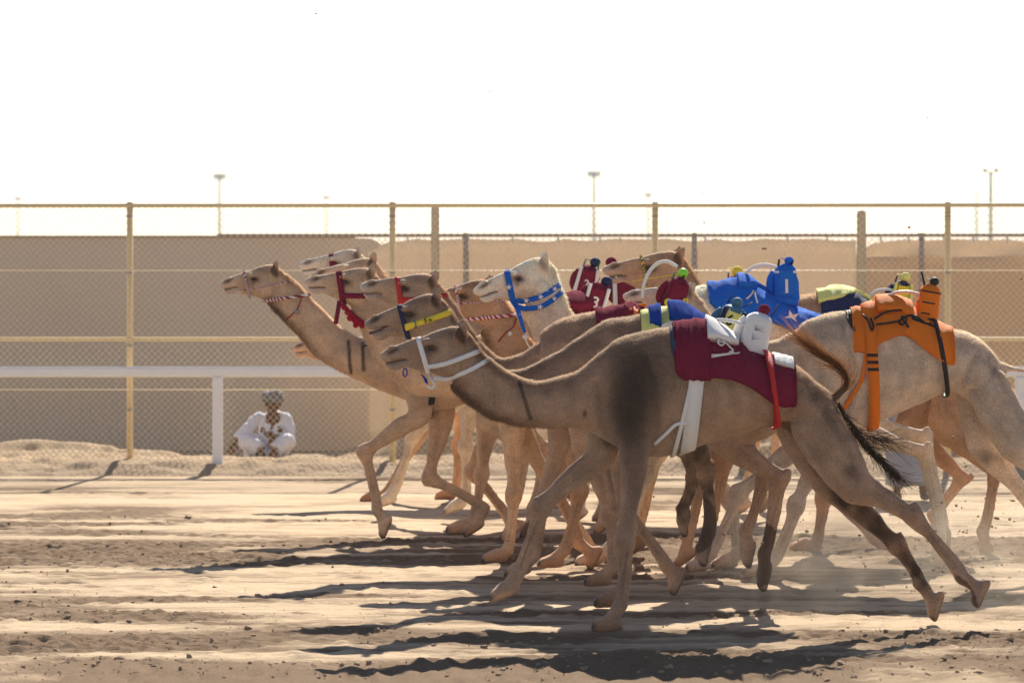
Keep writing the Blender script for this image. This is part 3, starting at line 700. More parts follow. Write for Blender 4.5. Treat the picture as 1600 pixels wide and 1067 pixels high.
    # short coat as hair strands
    tri = np.array([(p[0], p[1], p[2]) for p in polys]+[(p[0], p[2], p[3]) for p in polys if len(p) == 4])
    ab = np.cross(V[tri[:, 1]]-V[tri[:, 0]], V[tri[:, 2]]-V[tri[:, 0]]); ar = np.linalg.norm(ab, axis=1)
    tz = V[tri[:, 0], 2]; tN = N[tri[:, 0]]
    nkt = np.array([s[0] for s in st[:7]]); crest = np.zeros(len(tri)); tx_, ty_ = px[tri[:, 0]], py[tri[:, 0]]
    for i in range(len(nkt)-1):
        for q in np.linspace(0, 1, 5):
            b_ = nkt[i]*(1-q)+nkt[i+1]*q; crest = np.maximum(crest, max(0, 1-(i+q)/5)*np.exp(-(((tx_-b_[0])**2+(ty_-b_[1])**2)/(9*abs(kh))**2)))
    thr = tw[tri[:, 0]]
    bo_ = sorted([(s[1][0], s[1][1]) for s in st]); yb_ = np.interp(tx_, [q[0] for q in bo_], [q[1] for q in bo_])
    legm = (tz < .85*kt) | ((ty_ > yb_-4) & (tz < 1.35*kt)); hm = (hx[tri[:, 0]] < 700) & inhead[tri[:, 0]]
    bare = 1-np.clip((ek+gauss(614.5, 548.2, 9, 5, -.45)+dm)[tri[:, 0]]*2.2, 0, 1)
    earn = (earm[tri[:, 0]] > .15) | (inhead[tri[:, 0]] & (hx[tri[:, 0]] > 706) & (hy[tri[:, 0]] < 509))
    wgt = ar*np.where(legm, .12, 1)*np.where(hm, .35, 1)*bare*np.where(earn, .15, 1)*(1+2.5*np.clip(tN[:, 2], 0, 1)*(~legm))*(1+3*crest+4*thr)
    nh = fur; idx = rng.choice(len(tri), nh, p=wgt/wgt.sum())
    r1, r2 = np.sqrt(rng.random(nh)), rng.random(nh); bc = np.column_stack([1-r1, r1*(1-r2), r1*r2])
    pos = (V[tri[idx]]*bc[:, :, None]).sum(1); nor = (N[tri[idx]]*bc[:, :, None]).sum(1); nor /= np.linalg.norm(nor, axis=1)[:, None]+1e-9
    colr = (rgba[tri[idx]][:, :, :3]*bc[:, :, None]).sum(1)*(rng.uniform(.55, 1.5, nh)*(1+.5*noise3(pos+4, 40., 9)))[:, None]
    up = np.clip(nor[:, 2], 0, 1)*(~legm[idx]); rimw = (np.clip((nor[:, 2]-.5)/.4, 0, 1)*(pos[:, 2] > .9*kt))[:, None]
    colr = colr*(1+(rim_glow-1)*.5*rimw); colr = colr*(1-.45*rimw)+np.array([.80, .70, .54])*.45*rimw  # upward-facing strands lightened toward cream: a backlit rim put into the hair colour
    ln = (.006+.012*up+.014*crest[idx]+.038*thr[idx]*throat)*rng.uniform(.55, 1.35, nh)*kt
    ln = np.where(legm[idx], .007*kt, ln); ln = np.where(hm[idx] | earn[idx], .006*kt, ln); ln = np.where(inhead[tri[idx, 0]] & (hx[tri[idx, 0]] < 742), np.minimum(ln, .013*kt), ln)
    flow = np.array([.75, 0, -.45])[None]+rng.normal(0, .25, (nh, 3))
    dr = nor*(.55+.5*crest[idx]+.25*up)[:, None]+flow*.75; dr /= np.linalg.norm(dr, axis=1)[:, None]
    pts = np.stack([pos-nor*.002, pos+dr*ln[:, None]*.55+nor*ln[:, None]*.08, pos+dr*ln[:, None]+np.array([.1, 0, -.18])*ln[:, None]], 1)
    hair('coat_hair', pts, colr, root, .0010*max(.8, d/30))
    return c

def hair(name, pts, colr, root, rad, taper=True):
    nh, k, _ = pts.shape; cu = bpy.data.hair_curves.new(name); cu.add_curves([k]*nh)
    cu.attributes['position'].data.foreach_set('vector', (pts-np.array(root.location)).astype(np.float32).ravel())
    ra = cu.attributes.get('radius') or cu.attributes.new('radius', 'FLOAT', 'POINT')
    prof = np.linspace(1, .25, k) if taper else np.ones(k)
    ra.data.foreach_set('value', np.tile(prof*rad, nh).astype(np.float32))
    ca = cu.attributes.new('col', 'FLOAT_COLOR', 'CURVE')
    ca.data.foreach_set('color', np.column_stack([np.clip(colr, .005, .9), np.ones(nh)]).astype(np.float32).ravel())
    cu.materials.append(HAIR); o = bpy.data.objects.new(name, cu); COL.objects.link(o); o.parent = root; return o

def tuft(name, path, d, dy, root, n, spread, ln, col, rad=.0016, wild=.4, seed=1):
    """long tail hair that grows along a path given in pixels"""
    r = np.random.default_rng(seed); A = catmull([P(x, y, d, dy) for x, y in path], 8); m = len(A); pts, cs = [], []
    tang = np.gradient(A, axis=0); tang /= np.linalg.norm(tang, axis=1)[:, None]
    for _ in range(n):
        i = int(r.random()**.8*(m-2)); p = A[i]+r.normal(0, spread*.35, 3)*np.array([1, .8, 1]); L_ = ln*r.uniform(.5, 1.2); q = [p]
        off = r.normal(0, 1, 3)*wild
        for s in range(4):
            j = min(m-1, i+int((s+1)*m/9)); dirn = tang[j]+off*(.25+.3*s)+r.normal(0, .1, 3); dirn /= np.linalg.norm(dirn); q.append(q[-1]+dirn*L_/4)
        pts.append(q); cs.append(np.array(col)*r.uniform(.5, 1.7))
    return hair(name, np.array(pts), np.array(cs), root, rad)

# ---- straps, ropes and cloths that follow the animal's surface
def ring_points(c, A, B, width=0.0, off=.004, n=56, rad=.35, arc=(0, 2*np.pi), ctr=None):
    a, b = c.Q(A), c.Q(B); C = (a+b)/2 if ctr is None else c.Q(ctr); e1 = (a-b); h = np.linalg.norm(e1)/2; e1 /= np.linalg.norm(e1)
    e2 = np.array([0, -1., 0]); nn = np.cross(e1, e2); out = []
    for ph in np.linspace(arc[0], arc[1], n):
        dr = e1*math.cos(ph)+e2*math.sin(ph); row = []
        for s in ((-.5, .5) if width else (0,)):
            o = C+nn*s*width; hit = c.bvh.ray_cast(Vector(o+dr*(h+rad)), Vector(-dr), h+rad)
            q = np.array(hit[0]) if hit[0] is not None else o+dr*h*.9
            row.append((q, dr))
        out.append(row)
    return out

def strap(c, name, A, B, width, m, parent, off=.009, th=.004, arc=(-np.pi, np.pi), n=56, rad=.35, ctr=None):
    pts = ring_points(c, A, B, width, off, n, rad, arc, ctr); k = len(pts)
    rr = np.array([[np.linalg.norm(q-(c.Q(A)+c.Q(B))/2) for q, _ in row] for row in pts])
    v = []
    for row in pts:
        for (q, dr) in row: v.append(q+dr*off)
        for (q, dr) in row: v.append(q+dr*(off+th))
    v = np.array(v).reshape(k, 4, 3)
    for _ in range(3): v[1:-1] = (v[:-2]+2*v[1:-1]+v[2:])/4
    v = v.reshape(-1, 3); f = []
    for i in range(k-1):
        p, q = i*4, i*4+4; f += [(p+2, p+3, q+3, q+2), (p+1, p, q, q+1), (p, p+2, q+2, q), (p+3, p+1, q+1, q+3)]
    f += [(0, 1, 3, 2), (k*4-4, k*4-2, k*4-1, k*4-3)]
    return Geo().add(v, f).build(name, m, parent), v.reshape(k, 4, 3)

def ribbon(name, pts, nrm, width, m, parent, off, th=.004, smooth=3):
    p, nr = np.array(pts), np.array(nrm)
    for _ in range(smooth): p[1:-1] = (p[:-2]+2*p[1:-1]+p[2:])/4; nr[1:-1] = (nr[:-2]+2*nr[1:-1]+nr[2:])/4
    nr /= np.linalg.norm(nr, axis=1)[:, None]+1e-9
    t = np.gradient(p, axis=0); t /= np.linalg.norm(t, axis=1)[:, None]+1e-9; wd = np.cross(t, nr); wd /= np.linalg.norm(wd, axis=1)[:, None]+1e-9
    w_ = width*(1+.05*np.sin(np.arange(len(p))*1.7))[:, None]/2; k = len(p)
    v = np.stack([p-wd*w_+nr*off, p+wd*w_+nr*off, p-wd*w_+nr*(off+th), p+wd*w_+nr*(off+th)], 1).reshape(-1, 3); f = []
    for i in range(k-1):
        a, q = i*4, i*4+4; f += [(a+2, a+3, q+3, q+2), (a+1, a, q, q+1), (a, a+2, q+2, q), (a+3, a+1, q+1, q+3)]
    f += [(0, 1, 3, 2), (k*4-4, k*4-2, k*4-1, k*4-3)]
    return Geo().add(v, f).build(name, m, parent)

def side_strap(c, name, path, width, m, parent, off=.007):
    """a strap that runs along the near cheek, over the nape and back along the far cheek"""
    A = catmull(np.array([(x, y, 0) for x, y in path], float), 8)[:, :2]; hits = {}
    def side(s):
        P_, N_ = [], []
        for x, y in A:
            q = P(x, y, c.d, c.lat(x)); h = c.bvh.ray_cast(Vector(q+np.array([0, s*.4, 0])), Vector((0, -s, 0)), .8)
            if h[0] is None: P_.append(q+np.array([0, s*.02, 0])); N_.append(np.array([0, s, 0.]))
            else: P_.append(np.array(h[0])); N_.append(np.array(h[1])*.6+np.array([0, s*.4, 0]))
        return P_, N_
    np_, nn_ = side(-1); fp, fn = side(1); u = A[-1]-A[-6]; u /= np.linalg.norm(u); ce = A[-1]-u*14; C = c.Q(tuple(ce)); e1 = c.Q(tuple(A[-1]+u*10))-C; e1 /= np.linalg.norm(e1)
    ap, an = [], []
    for ph in np.linspace(np.pi/2*.72, -np.pi/2*.72, 15):
        dr = e1*math.cos(ph)+np.array([0, -1., 0])*math.sin(ph); h = c.bvh.ray_cast(Vector(C+dr*.3), Vector(-dr), .3); ap.append(np.array(h[0]) if h[0] is not None else C+dr*.07); an.append(dr)
    keep = [i for i in range(len(A)) if np.dot(A[i]-ce, u) < 6]
    return ribbon(name, [np_[i] for i in keep]+ap+[fp[i] for i in keep[::-1]], [nn_[i] for i in keep]+an+[fn[i] for i in keep[::-1]], width, m, parent, off)

def rope(c, name, A, B, r, m1, m2, parent, arc=(0, 2*np.pi), n=110, twist=26, rad=.35):
    pts = ring_points(c, A, B, 0, 0, n, rad, arc); p = np.array([row[0][0] for row in pts]); dr = np.array([row[0][1] for row in pts])
    for _ in range(3): p[1:-1] = (p[:-2]+2*p[1:-1]+p[2:])/4
    t = np.gradient(p, axis=0); t /= np.linalg.norm(t, axis=1)[:, None]+1e-9; u = np.cross(t, dr); o = None
    for k, m in ((0, m1), (1, m2)):
        ph = np.linspace(0, twist*2*np.pi*(arc[1]-arc[0])/(2*np.pi), n)+k*np.pi
        q = p+dr*(r*1.1)+dr*(np.cos(ph)*r*.62)[:, None]+u*(np.sin(ph)*r*.62)[:, None]
        ob = Geo().add(*tube(q, r*.72, 6, 1)).build(name if k == 0 else 'rope_strand', m, parent if k == 0 else o)
        if k == 0: o = ob
    return o

def saddle(c, label, m, x0, x1, low, off=.022, th=.010, name='saddle_cloth', nx=54, ny=40, seed=3, group='saddle cloths on the racing camels', parent=None, wr=.006, far=None, dz=0):
    """cloth laid over the back between two pixel columns; low(x) is its lower edge on the near side"""
    r = np.random.default_rng(seed); nz = noise2((nx, ny), (9, 5), seed)+.6*noise2((nx, ny), (22, 9), seed+1)
    tops = np.array([s[0] for s in c.st]); bots = np.array([s[1] for s in c.st]); o_ = np.argsort(tops[:, 0]); ob = np.argsort(bots[:, 0])
    X = np.linspace(x0, x1, nx); V1 = np.empty((nx, ny, 3)); D = np.empty((nx, ny, 3))
    for i, x in enumerate(X):
        yt = np.interp(x, tops[o_, 0], tops[o_, 1]); yb = np.interp(x, bots[ob, 0], bots[ob, 1]); C = c.Q((x, yt*.45+yb*.55))
        zl = CH-(low(x)-HZ)*c.d/F; ph = np.linspace(-2.2, 2.2, 90); hs = []
        for p in ph:
            dr = np.array([0, -math.sin(p), math.cos(p)]); hit = c.bvh.ray_cast(Vector(C+dr*1.1), Vector(-dr), 1.1)
            hs.append(np.array(hit[0]) if hit[0] is not None else C+dr*.25)
        hs = np.array(hs); zz = hs[:, 2]
        jn = 45
        while jn < 88 and zz[jn] > zl: jn += 1
        jf = 44
        while jf > 1 and zz[jf] > zl: jf -= 1
        seg_ = hs[jf:jn+1]; dd = np.concatenate([[0], np.cumsum(np.linalg.norm(np.diff(seg_, axis=0), axis=1))]); u = np.linspace(0, dd[-1], ny)
        for k in range(3): V1[i, :, k] = np.interp(u, dd, seg_[:, k])
        if jn < 89: V1[i, -1, 2] = min(V1[i, -1, 2], zl+.012)
        dirs = V1[i]-C; D[i] = dirs/np.linalg.norm(dirs, axis=1)[:, None]
    for _ in range(3):
        V1[:, 1:-1] = (V1[:, :-2]+2*V1[:, 1:-1]+V1[:, 2:])/4; V1[1:-1] = (V1[:-2]+2*V1[1:-1]+V1[2:])/4
    inn = V1+D*off*.4; out = V1+D*(off+th+wr*nz[:, :, None]*2)
    if dz: out[:, :, 2] += dz
    v = np.concatenate([out.reshape(-1, 3), inn.reshape(-1, 3)]); M = nx*ny; f = []
    for i in range(nx-1):
        for j in range(ny-1):
            a = i*ny+j; q = (a, a+1, a+ny+1, a+ny); f.append(q[::-1]); f.append(tuple(t+M for t in q))
    for i in range(nx-1):
        for j in (0, ny-1): a = i*ny+j; b = a+ny; f.append((a, b, b+M, a+M) if j else (b, a, a+M, b+M))
    for j in range(ny-1):
        for i in (0, nx-1): a = i*ny+j; b = a+1; f.append((b, a, a+M, b+M) if i else (a, b, b+M, a+M))
    if parent is not None: return Geo().add(v, f).build(name, m, parent), out
    root = empty(name, tuple(c.Q(((x0+x1)/2, 560))*np.array([1, 1, 0])), label, 'saddle cloth', group)
    Geo().add(v, f).build('cloth', m, root); return root, out

def on_side(c, x, y, off=.01, near=True):
    """the animal's near-side surface at a pixel"""
    q = P(x, y, c.d, c.lat(x)); s = -1 if near else 1
    hit = c.bvh.ray_cast(Vector(q+np.array([0, s*1.2, 0])), Vector((0, -s, 0)), 2.0)
    return (np.array(hit[0]) if hit[0] is not None else q)+np.array([0, s*off, 0])

def path_tube(c, name, pts, r, m, parent, off=.02):
    return Geo().add(*tube([on_side(c, x, y, off) for x, y in pts], r, 7, 5)).build(name, m, parent)

def star(name, ctr, r, m, parent, rot=0.0, th=.004, nrm=(0, -1, 0), sx=1.0):
    g = Geo(); v = []; up = np.array([0, 0, 1.]); nr = np.array(nrm, float); nr /= np.linalg.norm(nr); rt = np.cross(up, nr)*-1; rt /= np.linalg.norm(rt); up = np.cross(nr, rt)*-1
    if up[2] < 0: up = -up
    for z in (0, 1):
        for k in range(10):
            a = np.pi/2+k*np.pi/5+rot; q = r*(1 if k % 2 == 0 else .42); v.append(np.array(ctr)+nr*z*th+rt*math.cos(a)*q*sx+up*math.sin(a)*q)
    f = [tuple(range(10)), tuple(range(19, 9, -1))]+[(i, (i+1) % 10, 10+(i+1) % 10, 10+i) for i in range(10)]
    return g.add(v, f).build(name, m, parent, False)

def lettering(name, body, pos, size, m, parent, tilt=0.0, ext=.002, yawz=0.0):
    cu = bpy.data.curves.new(name, 'FONT'); cu.body = body; cu.size = size; cu.extrude = ext; cu.align_x = 'CENTER'; cu.align_y = 'CENTER'; cu.offset = size*.02
    o = bpy.data.objects.new(name, cu); COL.objects.link(o); dg = bpy.context.evaluated_depsgraph_get()
    me = bpy.data.meshes.new_from_object(o.evaluated_get(dg)); bpy.data.objects.remove(o)
    from mathutils import Matrix
    me.transform(Matrix.Translation(Vector(pos)) @ Matrix.Rotation(yawz, 4, 'Z') @ Matrix.Rotation(tilt, 4, 'Y') @ Matrix.Rotation(R(90), 4, 'X'))
    return link(name, me, m, parent, False)

# ---- robot jockeys
def robot(c, label, base, top, wb, wt, m_body, m_panel=None, num=None, num_m=None, cap=None, m_cap=None, brim=True, bands=(), side_m=None, whip=None, m_whip=None, antenna=(), base_m=None,
          skirt=None, dy=0.0, num_size=.6, num_at=.42, badge=None, deep=.10, head_r=None, pocket=False, num_dx=0.0):
    d = c.d; ppm = F/d; b, t = P(*base, d, dy), P(*top, d, dy); ax = t-b; Hh = np.linalg.norm(ax); ax /= Hh; rt = np.array([ax[2], 0, -ax[0]])
    hb, ht = wb/ppm/2, wt/ppm/2
    root = empty('robot_jockey', (b[0], b[1], b[2]), label, 'robot jockey', 'robot jockeys strapped on the racing camels')
    prof = [(0, 1.0, 1), (.05, 1.05, 1.02), (.3, 1.03, 1), (.62, 1.0, .97), (.84, .97, .9), (.93, .82, .78), (.98, .6, .62), (1.0, .4, .45)]
    wid = lambda q: hb*(1-q)+ht*q
    TT = [b+ax*Hh*q+rt*wid(q)*f_ for q, f_, _ in prof]; BB = [b+ax*Hh*q-rt*wid(q)*f_ for q, f_, _ in prof]
    tv_, tf_ = loft(TT, BB, [deep*g_ for _, _, g_ in prof], 40, 7, cap=.25, ex=.5); tv_ = tv_+(tv_-(b+t)/2)*(noise3(tv_, 14, 3)*.14+noise3(tv_, 40, 4)*.05)[:, None]; Geo().add(tv_, tf_).build('torso', m_body, root)
    for s in ((-1, 1) if m_panel else ()):
        sp = [b+ax*Hh*q+rt*wid(q)*.5*s+np.array([0, -deep*1.04, 0]) for q in (.05, .4, .75, .9)]
        Geo().add(*tube(sp, .006, 6, 4)).build('piping', m_panel or M_BLACK, root)
    front = b+np.array([0, -deep*1.03, 0])
    if m_panel:
        for nm, q0, q1, fr in (('chest_panel', .10, .84, .62),):
            T = [front+ax*Hh*q+rt*wid(q)*fr for q in (q0, (q0+q1)/2, q1-.06, q1)]; B = [front+ax*Hh*q-rt*wid(q)*fr for q in (q0, (q0+q1)/2, q1-.06, q1)]
            v, f = loft(T, B, [.012]*4, 16, 3, cap=.2, ex=.4); Geo().add(v, f).build(nm, m_panel, root)
    if side_m:
        for s in (-1, 1):
            q_ = (.02, .45, .8, .93); T = [front+np.array([0, .012, 0])+ax*Hh*q+rt*wid(q)*s*1.02 for q in q_]; B = [front+np.array([0, .012, 0])+ax*Hh*q+rt*wid(q)*s*.68 for q in q_]
            Geo().add(*loft(T, B, [.03]*4, 14, 3, cap=.2, ex=.6)).build('side_trim', side_m, root)
    for (q, hgt, m) in bands:
        T = [b+ax*Hh*(q+s)+rt*0 for s in (-hgt, hgt)]; w_ = wid(q)*1.05
        T = [b+ax*Hh*(q+s)+rt*w_ for s in (-hgt, 0, hgt)]; B = [b+ax*Hh*(q+s)-rt*w_ for s in (-hgt, 0, hgt)]
        Geo().add(*loft(T, B, [deep*1.05]*3, 24, 1, cap=.02, ex=.62)).build('band', m, root)
    if pocket:
        Geo().add(*box(front+ax*Hh*.34+rt*hb*.12+np.array([0, .010, 0]), (hb*.9, .016, Hh*.30), .005, math.atan2(ax[0], ax[2]))).build('pocket', m_body, root)
        Geo().add(*box(front+ax*Hh*.62+rt*hb*.12+np.array([0, .011, 0]), (hb*.8, .016, Hh*.16), .004, math.atan2(ax[0], ax[2]))).build('pocket', m_body, root)
    if num:
        lettering('number', num, front+ax*Hh*num_at+rt*num_dx+np.array([0, -.018, 0]), Hh*num_size, num_m, root, math.atan2(ax[0], ax[2]))
    if badge:
        for (bx_, by_, r_, ch, m1, m2) in badge:
            q = P(bx_, by_, d, dy)+np.array([0, -deep*1.08, 0])
            v, f = loft([q+np.array([0, -.006, r_]), q+np.array([0, .004, r_])], [q+np.array([0, -.006, -r_]), q+np.array([0, .004, -r_])], [r_, r_], 20, 1, (1, 0, 0), .02)
            bo = Geo().add(v, f).build('badge', m1, root); lettering('badge_letter', ch, q+np.array([0, -.008, 0]), r_*1.7, m2, bo)
    for s in (-1,) if m_panel or pocket else ():
        p0 = b+ax*Hh*.80+rt*wid(.8)*s*.95; sl = [p0, p0+rt*s*.03-ax*Hh*.22, p0+rt*s*.035-ax*Hh*.48, p0+rt*s*.01-ax*Hh*.66]
        Geo().add(*tube(sl, [.030, .034, .032, .022], 12, 4)).build('sleeve', m_body, root)
    if cap:
        q = P(*cap, d, dy); r_ = (head_r or 11)/ppm
        Geo().add(*tube([t-ax*.02, q-ax*r_*.6], .022, 8, 1)).build('neck_stem', M_BLACK, root)
        v, f = sphere(q, (r_, r_*.9, r_*.92), 16, 10); hd = Geo().add(v, f).build('cap', m_cap, root)
        if brim:
            T = [q+np.array([-r_*.55, 0, r_*.42]), q+np.array([-r_*1.25, 0, r_*.62]), q+np.array([-r_*1.75, 0, r_*.66])]
            Geo().add(*loft(T, [p-np.array([0, 0, r_*.18]) for p in T], [r_*.75, r_*.62, r_*.3], 12, 3, cap=.3)).build('brim', m_cap, hd)
    for (a0, a1, m, r_) in antenna:
        Geo().add(*tube([P(*a0, d, dy-.04), P(*a1, d, dy-.04)], [r_, r_*.75], 8, 1)).build('antenna', m, root)
    if whip:
        Geo().add(*tube([P(x, y, d, dy-.05) for x, y in whip[0]], whip[1], 8, 6)).build('whip', m_whip or M_WHITE, root)
    if skirt:
        (sx0, sy0), (sx1, sy1), hgt, m = skirt
        a, e = P(sx0, sy0, d, dy), P(sx1, sy1, d, dy); u = np.array([0, 0, hgt/ppm/2])
        Geo().add(*loft([a+u*.8, (a+e)/2+u, e+u*.8], [a-u*.8, (a+e)/2-u, e-u*.8], [deep*1.1, deep*1.25, deep*1.1], 18, 4, ex=.6)).build('base_pad', m, root)
    return root
CK = 1.55
TAN = srgb(158, 130, 108)*CK; SANDY = srgb(180, 151, 123)*CK; BROWN = srgb(145, 119, 98)*CK; PALE = srgb(214, 196, 172)*1.25; GREYTAN = srgb(172, 153, 135)*CK; RUST = srgb(168, 132, 101)*CK
DK = (.035, .024, .020)
def sided(L, s): return L+[s]
def dflt(hump, ts, which, s, sw=0):
    f = lambda q: (hump[0]+(q[0]-1100)*ts, hump[1]+(q[1]-514)*ts)
    return [f(q) for q in which[:-1]]+[which[-1], s]
def fwd_hind(hump, ts, s, dx=0):              # hind leg swung forward under the belly
    f = lambda q: (hump[0]+(q[0]-1100+dx)*ts, hump[1]+(q[1]-514)*ts)
    return [f(q) for q in ((1255, 650), (1195, 735), (1262, 795), (1235, 915), (1232, 955))]+[35, s]

# 1 nearest camel, white halter
c1 = camel('dark tan camel nearest the viewer, white webbing halter, dark shoulder patch', 26.0, (593, 556), (735, 527),
    [((752, 551), (704, 602), .070), ((766, 566), (724, 624), .074), ((788, 582), (757, 648), .080), ((815, 593), (798, 661), .088), ((850, 597), (838, 667), .100), ((885, 587), (878, 668), .115), ((914, 571), (915, 672), .14)],
    (1100, 514), 1.0, [sided([(992, 700), (976, 842), (969, 940), (952, 973), 0], -1), sided([(935, 716), (846, 792), (806, 905), (791, 926), 20], 1)],
    [sided([(1268, 660), (1335, 755), (1424, 803), (1500, 898), (1530, 918), 62], -1), sided([(1250, 660), (1310, 760), (1405, 855), (1440, 912), (1466, 944), 72], 1)],
    TAN*.75, paint=[('spot', DK, .93, 985, 625, 42, 80, .12), ('spot', DK, .55, 1005, 575, 60, 58, 0), ('spot', DK, .5, 990, 715, 24, 75, -.08), ('line', DK, .8, 811, 597, 829, 653, 3.4), ('spot', DK, .7, 913, 645, 3.5, 6, 0),  # third spot: patch running down the foreleg, with its front shadow painted in
                    ('spot', (.36, .28, .2), .55, 905, 684, 45, 16, .1), ('spot', (.36, .27, .2), .4, 1060, 690, 50, 24, 0), ('spot', DK, .5, 1330, 735, 17, 12, .4)],
    tail=None, fur=80000, vox=.0105, muddy=[(1330, 782, 60, 26, 1.1, .8), (1385, 838, 60, 24, 1.15, .8), (1430, 892, 50, 26, 1.1, .95), (1275, 705, 14, 60, .9, -.35)], dark_top=.15)
r_ = c1.root
tuft('tail_hair', [(1303, 619), (1316, 610), (1324, 592), (1312, 572), (1293, 560), (1276, 548)], 26, 0, r_, 420, .030, .34, (.20, .085, .03), .0016, .22, 2)
tuft('tail_hair', [(1306, 626), (1322, 654), (1340, 682), (1360, 706), (1380, 722), (1398, 742)], 26, -.05, r_, 330, .030, .22, (.030, .019, .013), .0020, .36, 3)
tuft('tail_hair', [(1330, 668), (1348, 680), (1366, 684), (1384, 690)], 26, -.05, r_, 60, .05, .22, (.035, .022, .015), .0024, .6, 4)
Geo().add(*tube([P(x, y, 26, 0) for x, y in ((1296, 626), (1310, 616), (1321, 603), (1321, 588))], [.035, .024, .017, .010], 9, 5)).build('tail', COAT if False else mat('tail_skin', (.10, .055, .03), .9, .2, 60), r_)
nb, _ = strap(c1, 'noseband', (653, 526), (671, 588), .034, M_WHITE, r_)
side_strap(c1, 'cheek_strap', [(666, 573), (692, 569), (718, 560), (747, 549)], .032, M_WHITE, r_)
side_strap(c1, 'throat_strap', [(677, 590), (697, 592.5), (715, 586), (738, 576), (759, 564)], .030, M_WHITE, r_)
Geo().add(*tube([on_side(c1, 672, 587), P(676, 595, 25.86), P(679, 601, 25.85), P(675, 607, 25.85), P(667, 602, 25.86)], .010, 7, 4)).build('lead_loop', M_CREAM, r_)
Geo().add(*loft([P(657, 585, 25.87), P(661, 590, 25.87), P(664, 597, 25.87)], [P(661, 586, 25.87), P(667, 592, 25.87), P(669, 599, 25.87)], [.012, .012, .012], 10, 3)).build('blue_clip', M_ROYAL, r_)
Geo().add(*tube([P(633+3*math.sin(a), 582+6.5*math.cos(a), 25.9) for a in np.linspace(0, 6.283, 14)], .0045, 6, 2)).build('blue_ring', M_ROYAL, r_)

# 2 second camel, navy and yellow halter
d2 = 27.5
c2_ = camel('brown camel in navy and yellow halter with its lips parted, just behind the nearest', d2, (568.5, 506.8), (693.8, 473.0),
    [((716, 505), (676, 552), .066), ((726, 522), (700, 582), .072), ((745, 550), (722, 612), .078), ((772, 574), (752, 636), .086), ((806, 579), (795, 655), .1), ((841, 567), (835, 662), .115), ((872, 549), (876, 668), .14)],
    (1062, 491), .945, [sided([(965, 690), (980, 820), (973, 915), (954, 936), 0], -1), sided([(945, 690), (968, 788), (1042, 885), (1060, 905), 62], 1)],
    [sided([(1205, 625), (1130, 690), (1216, 744), (1192, 862), (1194, 893), 72], -1), sided([(1205, 625), (1150, 690), (1198, 742), (1166, 832), (1172, 862), 78], 1)],
    BROWN*.80, mouth=True, fur=45000, vox=.012, throat=.25, dark_top=.3)
r_ = c2_.root
strap(c2_, 'noseband', (622, 470), (640, 535), .036, M_NAVY, r_)
yb = side_strap(c2_, 'cheek_strap', [(634, 511), (650, 506), (675, 498), (702, 488)], .042, M_YEL, r_, .009)
Geo().add(*loft([on_side(c2_, 633, 506, .014), on_side(c2_, 648, 501, .018)], [on_side(c2_, 635, 517, .014), on_side(c2_, 650, 511, .018)], [.01, .01], 10, 2)).build('strap_knot', M_YEL, r_)
Geo().add(*tube([on_side(c2_, 647, 500, .02), on_side(c2_, 649, 506, .02), on_side(c2_, 650, 512, .02)], .007, 7, 3)).build('strap_keeper', M_TEAL, r_)
q = on_side(c2_, 669, 500, .022); lettering('strap_lettering', '5 n', q, .045, M_BLACK, yb, -.22)

Geo().add(*loft([c2_.Q((577, 518)), c2_.Q((588, 515)), c2_.Q((603, 509))], [c2_.Q((578, 523)), c2_.Q((588, 521)), c2_.Q((604, 514))], [.008, .012, .012], 12, 4)).build('tongue', mat('mouth_flesh', (.11, .05, .045), .5, .2, 60), r_)

# 3 red halter
d3 = 28.9
c3 = camel('pale faced tan camel wearing a plain red halter', d3, (562.0, 446.6), (686.6, 447.7),
    [((706, 470), (676, 505), .064), ((722, 494), (698, 535), .070), ((740, 520), (714, 578), .076), ((760, 545), (738, 605), .083), ((784, 561), (772, 628), .092), ((815, 553), (812, 642), .11), ((845, 532), (850, 650), .13)],
    (990, 487), .90, [sided([(915, 690), (952, 800), (956, 885), (937, 904), 0], -1), sided([(880, 680), (852, 775), (832, 872), (812, 893), 10], 1)],
    [sided([(1140, 605), (1085, 680), (1102, 738), (1106, 828), (1100, 856), 75], -1), sided([(1140, 605), (1072, 680), (1086, 745), (1066, 795), (1071, 815), 80], 1)],
    TAN*.86, fur=40000, vox=.0125, throat=.25, dark_top=.35, muzzle=.8, lip=.55, muddy=[(1095, 740, 36, 75, .95), (1105, 840, 22, 30, .6), (1068, 800, 14, 28, .8)])
r_ = c3.root
strap(c3, 'noseband', (619, 424), (630, 489), .038, M_RED, r_)
side_strap(c3, 'cheek_strap', [(622, 469), (640, 468), (665, 467), (690, 463), (710, 457)], .036, M_RED, r_)

